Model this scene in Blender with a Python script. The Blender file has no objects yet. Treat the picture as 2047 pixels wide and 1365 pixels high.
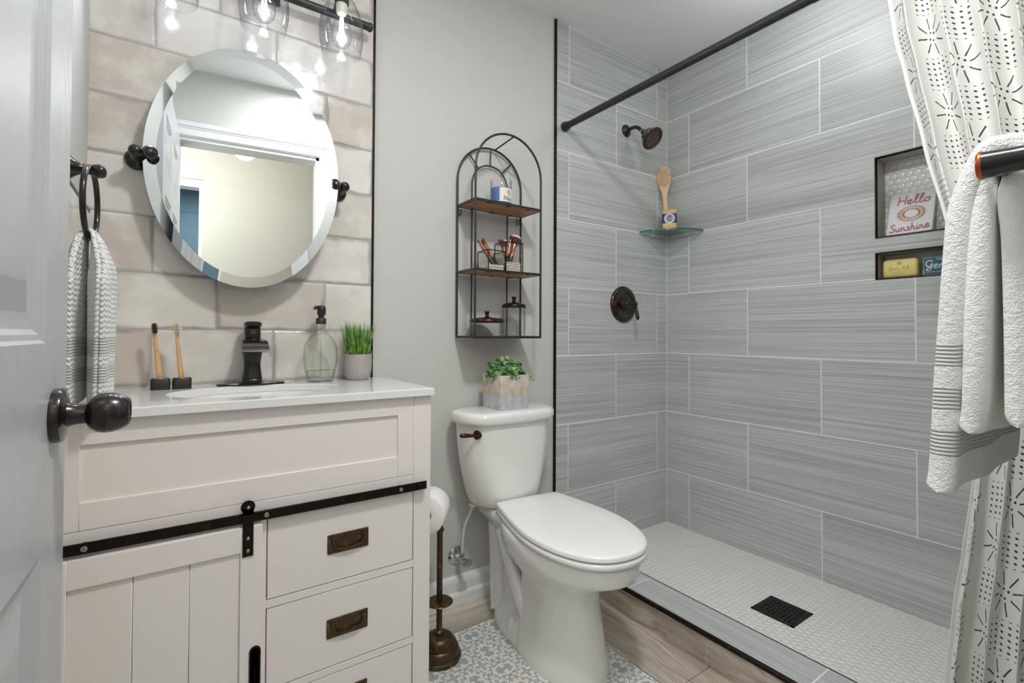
import bpy, bmesh, math, random
from mathutils import Vector, Matrix
rnd = random.Random(7)
sc = bpy.context.scene
COL = sc.collection
PI = math.pi

# ------------------------------------------------------------------ camera, world, lights, exposure
CAM_F = 975.466
cam_d = bpy.data.cameras.new('camera'); cam = bpy.data.objects.new('camera', cam_d); COL.objects.link(cam)
yaw, pitch, roll = 0.607, 0.0157, 0.0048
fwd = Vector((math.sin(yaw)*math.cos(pitch), math.cos(yaw)*math.cos(pitch), math.sin(pitch)))
rgt0 = Vector((math.cos(yaw), -math.sin(yaw), 0)); up0 = rgt0.cross(fwd)
rgt = math.cos(roll)*rgt0 + math.sin(roll)*up0; upv = -math.sin(roll)*rgt0 + math.cos(roll)*up0
M = Matrix.Identity(4)
for i in range(3):
    M[i][0] = rgt[i]; M[i][1] = upv[i]; M[i][2] = -fwd[i]
M.translation = Vector((-2.1475, -1.6446, 1.0203))
cam.matrix_world = M
cam_d.sensor_width = 36.0; cam_d.sensor_fit = 'HORIZONTAL'; cam_d.lens = CAM_F/2047*36
cam_d.shift_x = (1023.5-1020.127)/2047; cam_d.shift_y = (652.441-682.5)/2047
cam_d.clip_start = 0.01
sc.camera = cam

w = bpy.data.worlds.new('world'); sc.world = w; w.use_nodes = True
w.node_tree.nodes['Background'].inputs[0].default_value = (0.75, 0.8, 0.9, 1)
w.node_tree.nodes['Background'].inputs[1].default_value = 0.3
sc.view_settings.view_transform = 'Standard'; sc.view_settings.look = 'None'
sc.view_settings.gamma = 1.0; sc.view_settings.use_curve_mapping = False
sc.view_settings.exposure = 0.0
sc.cycles.max_bounces = 14; sc.cycles.transparent_max_bounces = 16; sc.cycles.glossy_bounces = 6
sc.cycles.diffuse_bounces = 10
sc.cycles.caustics_reflective = False; sc.cycles.caustics_refractive = False
sc.cycles.sample_clamp_indirect = 4.0

def lamp(name, kind, loc, power, color=(1, 1, 1), size=0.1, rot=None):
    d = bpy.data.lights.new(name, kind); d.energy = power; d.color = color
    if kind == 'AREA':
        d.shape = 'DISK'; d.size = size
    else:
        d.shadow_soft_size = size
    o = bpy.data.objects.new(name, d); COL.objects.link(o); o.location = loc
    if rot: o.rotation_euler = rot
    return o
# bathroom ceiling fixture (above the frame) and the hallway fixture, plus added fill lamps; the vanity bulbs' light sits in their builder
lamp('ceiling_lamp_light', 'AREA', (-1.60, -1.30, 2.395), 21.0, (0.99, 0.985, 0.985), 0.20)
lamp('shower_fill_light', 'POINT', (-0.36, -0.85, 2.25), 3.8, (0.985, 0.99, 1.0), 0.10)  # added fill without a fixture, brightens the ceiling and shower
lamp('hall_lamp_light', 'POINT', (-2.005, -2.2, 2.24), 1.5, (1.0, 0.93, 0.82), 0.07)
lamp('hall_fill_light', 'POINT', (-2.60, -2.12, 2.00), 28.0, (0.985, 0.988, 0.99), 0.15)  # added unseen fill behind the camera; no pendant hangs here
lamp('hall_side_fill_light', 'POINT', (-2.66, -1.95, 2.02), 6.0, (0.985, 0.988, 0.99), 0.12)  # second added fill through the doorway, for the towel and shower wall
lamp('side_room_light', 'AREA', (-2.35, -3.5, 2.38), 10.0, (0.86, 0.93, 1.0), 0.5)

# ------------------------------------------------------------------ node helpers
def srgb(r, g, b):
    f = lambda c: (c/255/12.92) if c/255 <= 0.04045 else ((c/255+0.055)/1.055)**2.4
    return (f(r), f(g), f(b), 1.0)

class E:
    """a value in a node tree with arithmetic"""
    def __init__(s, nt, sock): s.nt = nt; s.s = sock
    def _m(s, op, *a):
        n = s.nt.nodes.new('ShaderNodeMath'); n.operation = op
        for i, x in enumerate((s,)+a):
            if isinstance(x, E): s.nt.links.new(x.s, n.inputs[i])
            else: n.inputs[i].default_value = x
        return E(s.nt, n.outputs[0])
    def __add__(s, o): return s._m('ADD', o)
    def __sub__(s, o): return s._m('SUBTRACT', o)
    def __mul__(s, o): return s._m('MULTIPLY', o)
    def __truediv__(s, o): return s._m('DIVIDE', o)
    def fract(s): return s._m('FRACT')
    def floor(s): return s._m('FLOOR')
    def abs(s): return s._m('ABSOLUTE')
    def sin(s): return s._m('SINE')
    def cos(s): return s._m('COSINE')
    def sqrt(s): return s._m('SQRT')
    def lt(s, o): return s._m('LESS_THAN', o)
    def gt(s, o): return s._m('GREATER_THAN', o)
    def min(s, o): return s._m('MINIMUM', o)
    def max(s, o): return s._m('MAXIMUM', o)
    def atan2(s, o): return s._m('ARCTAN2', o)
    def pw(s, o): return s._m('POWER', o)
    def smooth(s, a, b):
        n = s.nt.nodes.new('ShaderNodeMapRange'); n.interpolation_type = 'SMOOTHSTEP'
        s.nt.links.new(s.s, n.inputs[0]); n.inputs[1].default_value = a; n.inputs[2].default_value = b
        return E(s.nt, n.outputs[0])
    def map(s, a, b, c, d):
        n = s.nt.nodes.new('ShaderNodeMapRange'); s.nt.links.new(s.s, n.inputs[0])
        for i, v in enumerate((a, b, c, d)): n.inputs[i+1].default_value = v
        return E(s.nt, n.outputs[0])

def hyp(a, b): return (a*a + b*b).sqrt()

class Mat:
    def __init__(s, name, color=(0.8, 0.8, 0.8, 1), rough=0.5, metal=0.0, spec=0.5, coat=0.0, trans=0.0, ior=1.5, sheen=0.0):
        s.m = bpy.data.materials.new(name); s.m.use_nodes = True; s.nt = s.m.node_tree
        s.b = s.nt.nodes['Principled BSDF']; i = s.b.inputs
        i['Base Color'].default_value = color; i['Roughness'].default_value = rough; i['Metallic'].default_value = metal
        i['Specular IOR Level'].default_value = spec; i['Coat Weight'].default_value = coat; i['Coat Roughness'].default_value = 0.08
        i['Transmission Weight'].default_value = trans; i['IOR'].default_value = ior; i['Sheen Weight'].default_value = sheen
        s._c = {}
    def coords(s, kind='Object'):
        if kind in s._c: return s._c[kind]
        tc = s.nt.nodes.new('ShaderNodeTexCoord'); sp = s.nt.nodes.new('ShaderNodeSeparateXYZ')
        s.nt.links.new(tc.outputs[kind], sp.inputs[0])
        r = tuple(E(s.nt, o) for o in sp.outputs); s._c[kind] = r
        return r
    def vec(s, x, y, z=0.0):
        n = s.nt.nodes.new('ShaderNodeCombineXYZ')
        for k, v in enumerate((x, y, z)):
            if isinstance(v, E): s.nt.links.new(v.s, n.inputs[k])
            else: n.inputs[k].default_value = v
        return n.outputs[0]
    def noise(s, vec, scale=5, detail=3, rough=0.5, dist=0.0):
        n = s.nt.nodes.new('ShaderNodeTexNoise'); s.nt.links.new(vec, n.inputs['Vector'])
        n.inputs['Scale'].default_value = scale; n.inputs['Detail'].default_value = detail
        n.inputs['Roughness'].default_value = rough; n.inputs['Distortion'].default_value = dist
        return E(s.nt, n.outputs[0])
    def rand(s, vec):
        n = s.nt.nodes.new('ShaderNodeTexWhiteNoise'); s.nt.links.new(vec, n.inputs['Vector'])
        return E(s.nt, n.outputs[0])
    def mix(s, fac, a, b):
        n = s.nt.nodes.new('ShaderNodeMix'); n.data_type = 'RGBA'
        ins = [x for x in n.inputs if x.type == 'RGBA']
        if isinstance(fac, E): s.nt.links.new(fac.s, n.inputs[0])
        else: n.inputs[0].default_value = fac
        for k, v in zip(ins, (a, b)):
            if isinstance(v, tuple): k.default_value = v
            else: s.nt.links.new(v, k)
        return [o for o in n.outputs if o.type == 'RGBA'][0]
    def color(s, sock): s.nt.links.new(sock, s.b.inputs['Base Color']); return s
    def rough(s, e): s.nt.links.new(e.s, s.b.inputs['Roughness']); return s
    def bump(s, e, dist=0.001, strength=1.0):
        n = s.nt.nodes.new('ShaderNodeBump'); n.inputs['Distance'].default_value = dist; n.inputs['Strength'].default_value = strength
        s.nt.links.new(e.s, n.inputs['Height']); s.nt.links.new(n.outputs[0], s.b.inputs['Normal'])
        return s

def bond(m, u, v, bw, rh, u0, v0, odd_off=0.5):
    """running bond: returns (row, brick, distance to nearest joint in metres, u in brick)"""
    r = ((v - v0)/rh).floor()
    odd = (r*0.5).fract()*2.0
    uu = (u - u0)/bw + odd*odd_off
    b = uu.floor()
    fu = uu.fract(); fv = ((v - v0)/rh).fract()
    du = ((fu - 0.5).abs()*-1.0 + 0.5)*bw
    dv = ((fv - 0.5).abs()*-1.0 + 0.5)*rh
    return r, b, du.min(dv), fu, fv

# ------------------------------------------------------------------ materials
def plain(name, rgb, rough=0.5, **k): return Mat(name, srgb(*rgb), rough, **k).m

def paint(name, rgb, rough=0.55, bump=0.15):
    m = Mat(name, srgb(*rgb), rough, spec=0.3)
    x, y, z = m.coords()
    m.bump(m.noise(m.vec(x, y, z), 420, 2), 0.0004, bump)
    return m.m
PAINT_WALL = paint('wall_paint_grey', (198, 198, 194))
PAINT_CEIL = paint('ceiling_paint', (232, 234, 233), 0.8)
PAINT_HALL = paint('hall_paint_cream', (198, 195, 185))
PAINT_BLUE = paint('side_room_paint_blue', (120, 150, 165))
TRIM_WHITE = plain('trim_white_satin', (226, 227, 228), 0.35)
CAB_WHITE = plain('cabinet_white_lacquer', (229, 222, 218), 0.38)
PORCELAIN = plain('porcelain_white', (228, 227, 223), 0.10, coat=0.5)
SEATPLAST = plain('seat_white_plastic', (230, 229, 227), 0.22)
QUARTZ = plain('quartz_white', (226, 226, 225), 0.09, coat=0.3)
CHROME = plain('chrome', (205, 207, 210), 0.12, metal=1.0)
STEEL = plain('screw_steel', (170, 165, 150), 0.3, metal=1.0)
BLACKMETAL = plain('black_wire_metal', (36, 37, 39), 0.40, spec=0.5)
MATTEBLACK = plain('matte_black_plastic', (38, 34, 31), 0.35)
NEAR_BLACK = plain('near_black_and_gap_shade', (20, 19, 18), 0.8)
BULBBASE = plain('bulb_base_white', (225, 220, 205), 0.4)

def bronze(name, dark, light, rough=0.25, hi=0.35, metal=0.85, coat=0.0):
    m = Mat(name, srgb(*dark), rough, metal=metal, spec=0.5)
    x, y, z = m.coords()
    n = m.noise(m.vec(x, y, z), 55, 3).smooth(0.52, 0.72)
    m.color(m.mix(n*hi, srgb(*dark), srgb(*light)))
    m.b.inputs['Coat Weight'].default_value = coat; m.b.inputs['Coat Roughness'].default_value = 0.12
    return m.m
BRONZE = bronze('oil_rubbed_bronze', (33, 28, 26), (84, 56, 42), 0.26, 0.12, 0.5, 0.5)
COPPER = plain('worn_copper_edge', (176, 98, 58), 0.3, metal=1.0)
ANTIQUE = bronze('antique_bronze', (74, 58, 38), (124, 100, 64), 0.36, 0.6, 0.6)
REDBRONZE = bronze('reddish_bronze', (62, 42, 36), (128, 80, 58), 0.25, 0.6)
TRIMBRONZE = bronze('bronze_edge_trim', (46, 38, 34), (96, 66, 50), 0.3, 0.4)
RAILMETAL = bronze('rail_dark_metal', (40, 31, 27), (62, 48, 40), 0.45, 0.5)

def glass(name, tint=(1, 1, 1), ior=1.25, gl=0.02, edge=0.6):
    """thin-walled glass: clear face on, darker and more reflective towards grazing angles"""
    m = bpy.data.materials.new(name); m.use_nodes = True; nt = m.node_tree
    for n in list(nt.nodes):
        if n.type == 'BSDF_PRINCIPLED': nt.nodes.remove(n)
    out = [n for n in nt.nodes if n.type == 'OUTPUT_MATERIAL'][0]
    lw = nt.nodes.new('ShaderNodeLayerWeight'); lw.inputs[0].default_value = 0.5
    F = E(nt, lw.outputs['Facing'])
    t = nt.nodes.new('ShaderNodeBsdfTransparent')
    mc = nt.nodes.new('ShaderNodeMix'); mc.data_type = 'RGBA'
    ins = [x for x in mc.inputs if x.type == 'RGBA']
    nt.links.new(F.pw(3.0).s, mc.inputs[0]); ins[0].default_value = tint + (1,); ins[1].default_value = tuple(c*edge for c in tint) + (1,)
    nt.links.new([o for o in mc.outputs if o.type == 'RGBA'][0], t.inputs[0])
    g = nt.nodes.new('ShaderNodeBsdfGlossy'); g.inputs['Roughness'].default_value = gl
    mx = nt.nodes.new('ShaderNodeMixShader')
    nt.links.new((F.pw(3.5)*(0.6*(ior-1)/0.25) + 0.04).s, mx.inputs[0]); nt.links.new(t.outputs[0], mx.inputs[1]); nt.links.new(g.outputs[0], mx.inputs[2])
    nt.links.new(mx.outputs[0], out.inputs[0])
    return m
GLASS = glass('clear_glass', (0.985, 0.99, 0.988), 1.18)
GLASS_BOTTLE = glass('bottle_glass', (0.965, 0.98, 0.965), 1.24, edge=0.30)
GLASS_SHELF = glass('shelf_glass', (0.86, 0.93, 0.90), 1.45)
GLASS_EDGE = plain('shelf_glass_green_edge', (22, 108, 82), 0.08, coat=0.5)
GLASS_GLOBE = glass('seeded_globe_glass', (0.965, 0.975, 0.985), 1.22, edge=0.45)
GLASS_BULB = glass('bulb_glass', (0.98, 0.98, 0.98), 1.2)
MIRROR = Mat('mirror_silver', srgb(232, 236, 236), 0.0, metal=1.0).m

def emit(name, rgb, s):
    m = bpy.data.materials.new(name); m.use_nodes = True; nt = m.node_tree
    b = nt.nodes['Principled BSDF']; b.inputs['Base Color'].default_value = (0, 0, 0, 1)
    b.inputs['Emission Color'].default_value = srgb(*rgb); b.inputs['Emission Strength'].default_value = s
    return m
FILAMENT = emit('lit_filament', (225, 232, 255), 13.0)
HALLGLOW = emit('lit_hall_bulb', (255, 240, 215), 30.0)

# handmade glazed wall tile behind the vanity (u = x or y, v = z)
def vanity_tile(name, axis):
    m = Mat(name, (0.6, 0.6, 0.6, 1), 0.10, coat=0.15)
    x, y, z = m.coords(); u = x if axis == 'x' else y
    r, b, d, fu, fv = bond(m, u, z, 0.301, 0.1535, -1.741, 1.029)
    wob = m.noise(m.vec(u, z, 3.3), 26, 2)
    dd = d + (wob-0.5)*0.0035
    grout = dd.lt(0.0024)
    rv = m.rand(m.vec(r, b, 1.0)); rv2 = m.rand(m.vec(r, b, 7.0))
    cl = m.noise(m.vec(u, z, r*3.7 + b*1.3), 7, 4, 0.6)
    c0 = m.mix(rv, srgb(196, 186, 177), srgb(217, 213, 207))
    c1 = m.mix(cl.smooth(0.42, 0.68)*0.75, c0, srgb(230, 226, 220))
    edge = (d*-1.0 + 0.03).max(0.0)/0.03
    brown = (edge*m.noise(m.vec(u, z, r+b*2.0), 14, 3)).smooth(0.26, 0.60)*(rv2.gt(0.35))
    c2 = m.mix(brown*0.65, c1, srgb(142, 118, 104))
    col = m.mix(grout, c2, srgb(166, 166, 168))
    m.color(col)
    m.rough(grout*0.6 + 0.12)
    h = dd.smooth(0.0015, 0.008) + m.noise(m.vec(u, z, r+b), 9, 2)*1.2 + m.noise(m.vec(u, z, 2.0), 60, 2)*0.12
    m.bump(h, 0.0022, 0.8)
    return m.m
TILE_VANITY = vanity_tile('glazed_beige_wall_tile', 'x')
TILE_SIDE = vanity_tile('glazed_beige_side_tile', 'y')

# large streaked grey shower tile
def shower_tile(name, axis, u0, v0=0.9268, flat=False, dark=0.0):
    m = Mat(name, (0.4, 0.4, 0.4, 1), 0.36)
    x, y, z = m.coords(); u = {'x': x, 'y': y}[axis]
    v = x if flat else z
    if flat:
        uu = (u - u0)/0.609; d = (((uu.fract()-0.5).abs()*-1.0)+0.5)*0.609; b = uu.floor(); r = b*0.0
    else:
        r, b, d, fu, fv = bond(m, u, z, 0.609, 0.3045, u0, v0)
    grout = d.lt(0.0021)
    idn = r*5.1 + b*2.3
    s1 = m.noise(m.vec(u*0.9, v*150.0, idn), 1.0, 4, 0.65)
    s2 = m.noise(m.vec(u*2.2, v*430.0, idn + 9.0), 1.0, 2, 0.6)
    s3 = m.noise(m.vec(u*0.9, v*9.0, idn + 4.0), 1.0, 2)
    f = s1*0.46 + s2*0.38 + s3*0.16
    base = m.mix(f.smooth(0.33, 0.67), srgb(154, 157, 155), srgb(206, 209, 208))
    col = m.mix(grout, base, srgb(228, 228, 224))
    m.color(col)
    m.rough(grout*0.4 + 0.36)
    m.bump(d.smooth(0.0008, 0.0035)*1.0 + s1*0.35 + s2*0.2, 0.0011, 0.6)
    return m.m
TILE_SH_BACK = shower_tile('streaked_grey_tile_back', 'x', -0.688)
TILE_SH_RIGHT = shower_tile('streaked_grey_tile_right', 'y', -0.440)
TILE_CURB = shower_tile('streaked_grey_tile_curb', 'y', -0.421, flat=True)

# penny mosaic
def penny(name, p, ax=('x', 'y'), hollow=False):
    m = Mat(name, (0.7, 0.7, 0.7, 1), 0.3)
    c = dict(zip('xyz', m.coords())); u = c[ax[0]]; v = c[ax[1]]
    s3 = math.sqrt(3)
    a1 = (u/p).fract()-0.5; a2 = ((v/(p*s3)).fract()-0.5)*s3
    b1 = (u/p + 0.5).fract()-0.5; b2 = ((v/(p*s3) + 0.5).fract()-0.5)*s3
    d = hyp(a1, a2).min(hyp(b1, b2))
    t = d.smooth(0.40, 0.47)
    m.color(m.mix(t, srgb(230, 229, 226), srgb(212, 211, 207)))
    m.rough(t*0.4 + 0.22)
    m.bump((d*d*-3.0 + 1.0).max(0.25), 0.003, 0.9)
    return m.m
PENNY_FLOOR = penny('penny_mosaic_floor', 0.024)
PENNY_NICHE = penny('penny_mosaic_niche', 0.024, ('y', 'z'))
STONE_NICHE = Mat('niche_stone_lining', srgb(172, 167, 157), 0.5).m

# wood look porcelain plank
def wood_plank(name, along, tint=0):
    m = Mat(name, (0.5, 0.4, 0.3, 1), 0.42)
    c = dict(zip('xyz', m.coords()))
    u = c[along]; other = [k for k in 'xyz' if k != along]
    v = c[other[0]] + c[other[1]]
    warp = m.noise(m.vec(u*1.2, v*4.0, 1.0), 2.0, 3)
    g1 = m.noise(m.vec(u*1.6, v*26.0 + warp*4.0, 2.0), 1.6, 5, 0.62, 0.6)
    g2 = m.noise(m.vec(u*6.0, v*140.0, 5.0), 1.0, 3)
    k = m.noise(m.vec(u*2.2, v*6.0, 8.0), 1.3, 3)
    f = g1*0.6 + g2*0.15 + k*0.25
    col = m.mix(f.smooth(0.36, 0.66), srgb(150, 137, 123), srgb(210, 200, 188))
    m.color(col); m.bump(g1, 0.0005, 0.4)
    return m.m
WOOD_X = wood_plank('wood_look_plank_x', 'x'); WOOD_Y = wood_plank('wood_look_plank_y', 'y')
GROUT = plain('pale_grout', (190, 186, 178), 0.7)

# patterned floor tile: blue grey scrollwork on cream
def scroll_tile():
    m = Mat('scrollwork_floor_tile', (0.6, 0.6, 0.6, 1), 0.42)
    x, y, z = m.coords(); P = 0.098
    u0 = (x + 0.957)/P; v0 = (y + 0.155)/P
    wx = (m.noise(m.vec(x, y, 0.0), 60, 2)-0.5)*0.05
    u0 = u0 + wx; v0 = v0 + wx
    par = ((u0.floor() + v0.floor())*0.5).fract().gt(0.25)
    a = (u0.fract()-0.5); b = (v0.fract()-0.5)
    # alternate orientation of the oval medallions
    inv = par*-1.0 + 1.0
    p = (a*inv + b*par).abs(); q = (b*inv + a*par).abs()
    o = hyp(p*1.55, q)                                    # oval
    bite = hyp(p-0.135, q).lt(0.072)
    bar = o.lt(0.295)*(bite*-1.0 + 1.0)*(hyp(p, q-0.30).lt(0.055)*-1.0 + 1.0)
    ring = (o-0.340).abs().lt(0.045)                      # cream ring
    hook = hyp(p-0.14, q-0.02).lt(0.055)
    outer = o.gt(0.40)
    # corner flowers (four petals on the cell corners)
    ca = (u0 + 0.5).fract()-0.5; cb = (v0 + 0.5).fract()-0.5
    r = hyp(ca, cb); th = cb.atan2(ca)
    pet = r.lt((th*4.0).cos()*0.07 + 0.135)*r.gt(0.03)
    pring = (r-((th*4.0).cos()*0.05 + 0.235)).abs().lt(0.03)
    leaf = ((a*a - b*b)*40.0).sin()*((a*b)*60.0).cos()
    bg = outer*leaf.gt(-0.10)
    blue = (bar + bg*(pring*-1.0+1.0)*(r.gt(0.19)) + pet + hook*0.0).min(1.0)*(ring*-1.0 + 1.0)
    n = m.noise(m.vec(x, y, 1.0), 130, 3).smooth(0.3, 0.75)
    gx = (x + 0.957)/0.196; gy = (y + 0.155)/0.196
    gd = ((((gx.fract()-0.5).abs()*-1.0)+0.5)).min((((gy.fract()-0.5).abs()*-1.0)+0.5))*0.196
    cblue = m.mix(n, srgb(138, 152, 157), srgb(164, 174, 175)); ccream = m.mix(n, srgb(216, 207, 194), srgb(226, 223, 214))
    m.color(m.mix(gd.lt(0.0012)*0.6, m.mix(blue*0.93, ccream, cblue), srgb(196, 188, 178)))
    return m.m
SCROLL = scroll_tile()

# embossed wood-grain door skin
def door_skin():
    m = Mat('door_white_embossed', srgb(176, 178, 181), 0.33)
    x, y, z = m.coords()
    wv = m.noise(m.vec(y*2.2, z*0.8, 0.0), 2.6, 3, 0.5, 0.4)
    g = ((wv*58.0 + y*60.0).sin())*0.5 + m.noise(m.vec(y*160.0, z*9.0, 0.0), 1.0, 2)*0.6
    m.bump(g, 0.0006, 0.55)
    return m.m
DOORSKIN = door_skin()

def terry(name, rgb, scale=700, dist=0.003, stripes=None, ax='z', rib=None):
    m = Mat(name, srgb(*rgb), 0.95, spec=0.1, sheen=0.4)
    x, y, z = m.coords()
    n = m.noise(m.vec(x, y, z), scale, 2, 0.6)
    n2 = m.noise(m.vec(x, y, z), scale*0.25, 2, 0.6)
    h = n*0.6 + n2
    if rib:
        zig = ((y*90.0 + x*90.0).fract()-0.5).abs()*rib[1]
        h = ((z + zig)*rib[0]).sin()*0.7 + n*0.5
    if stripes:
        band = None
        for z0, z1 in stripes:
            e = z.gt(z0)*z.lt(z1)
            band = e if band is None else band + e
        lines = (z*1150.0 + m.noise(m.vec(x*60.0, y*60.0, z*10.0), 1.0, 2)*5.0).sin()
        lf = (lines.gt(-0.25)*0.75 + 0.25)*band
        m.color(m.mix(lf*0.62, srgb(*rgb), srgb(128, 128, 131)))
        h = h*(band*-1.0 + 1.0) + lines*band*0.35
    m.bump(h, dist, 0.9)
    return m.m

def curtain_mat():
    m = Mat('mudcloth_print_cotton', srgb(224, 223, 219), 0.9, spec=0.1)
    tc = m.coords('UV'); u, v = tc[0], tc[1]
    wob = m.noise(m.vec(u*40.0, v*40.0, 0.0), 1.0, 2)
    PU, PV = 0.15, 0.192
    col = (u/PU).floor(); odd = (col*0.5).fract()*2.0
    a = ((u/PU).fract()-0.5)*PU; vv = v/PV + odd*0.5
    b = (vv.fract()-0.5)*PV
    # bursts of dashes: b around 0 ; dot grids: b around half
    r = hyp(a, b); th = b.atan2(a) + (wob-0.5)*0.15
    seg = (th*(8/(2*PI)) + 0.25).fract()-0.5
    dash = (seg.abs()*r*(2*PI/8)).lt(0.0017)*r.gt(0.019)*r.lt(0.049)
    dl1 = (hyp(a-0.009, b-0.006)).lt(0.0030); dl2 = hyp(a+0.009, b+0.006).lt(0.0030)
    dl3 = hyp(a-0.002, b+0.010).lt(0.0028); dl4 = hyp(a+0.003, b-0.010).lt(0.0028)
    b2 = ((vv + 0.5).fract()-0.5)*PV
    ga = ((a/0.0185 + 0.5).fract()-0.5)*0.0185; gb = ((b2/0.0135 + 0.5).fract()-0.5)*0.0135
    dots = hyp(ga*0.8, gb*1.25 + ga*0.3).lt(0.0031)*a.abs().lt(0.052)*b2.abs().lt(0.040)
    ink = (dash + dl1 + dl2 + dl3 + dl4 + dots).min(1.0)
    m.color(m.mix(ink*0.93, srgb(224, 223, 219), srgb(28, 28, 30)))
    m.bump(m.noise(m.vec(u*900.0, v*900.0, 0.0), 1.0, 2), 0.0004, 0.4)
    return m.m
CURTAIN = curtain_mat()
WOODBOARD = Mat('shelf_board_wood', srgb(164, 122, 80), 0.5)
_x, _y, _z = WOODBOARD.coords()
WOODBOARD.color(WOODBOARD.mix(WOODBOARD.noise(WOODBOARD.vec(_x*6.0, _y*60.0, _z*60.0), 1.0, 4).smooth(0.3, 0.7), srgb(146, 104, 64), srgb(186, 142, 96)))
WOODBOARD = WOODBOARD.m
BAMBOO = plain('bamboo', (206, 166, 118), 0.5)
BEECH = plain('beech_wood', (218, 184, 146), 0.5)
BRISTLE_W = plain('bristle_white', (220, 218, 212), 0.7)
BRISTLE_NAT = plain('bristle_natural', (232, 218, 196), 0.8)
BRISTLE_D = plain('bristle_dark', (46, 30, 22), 0.7)
LEATHERTONE = plain('engraved_mark', (170, 120, 70), 0.6)

# ------------------------------------------------------------------ mesh builder
def mat4(loc=(0, 0, 0), rot=(0, 0, 0), scale=(1, 1, 1)):
    from mathutils import Euler
    return Matrix.Translation(loc) @ Euler(rot).to_matrix().to_4x4() @ Matrix.Diagonal((*scale, 1))

def frame(p, d, upref=(0, 0, 1)):
    """matrix whose z axis runs along d"""
    z = Vector(d).normalized(); u = Vector(upref)
    if abs(z.dot(u)) > 0.98: u = Vector((1, 0, 0)) if abs(z.x) < 0.9 else Vector((0, 1, 0))
    x = u.cross(z).normalized(); y = z.cross(x)
    m = Matrix.Identity(4)
    for i in range(3): m[i][0] = x[i]; m[i][1] = y[i]; m[i][2] = z[i]
    m.translation = Vector(p)
    return m

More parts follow.
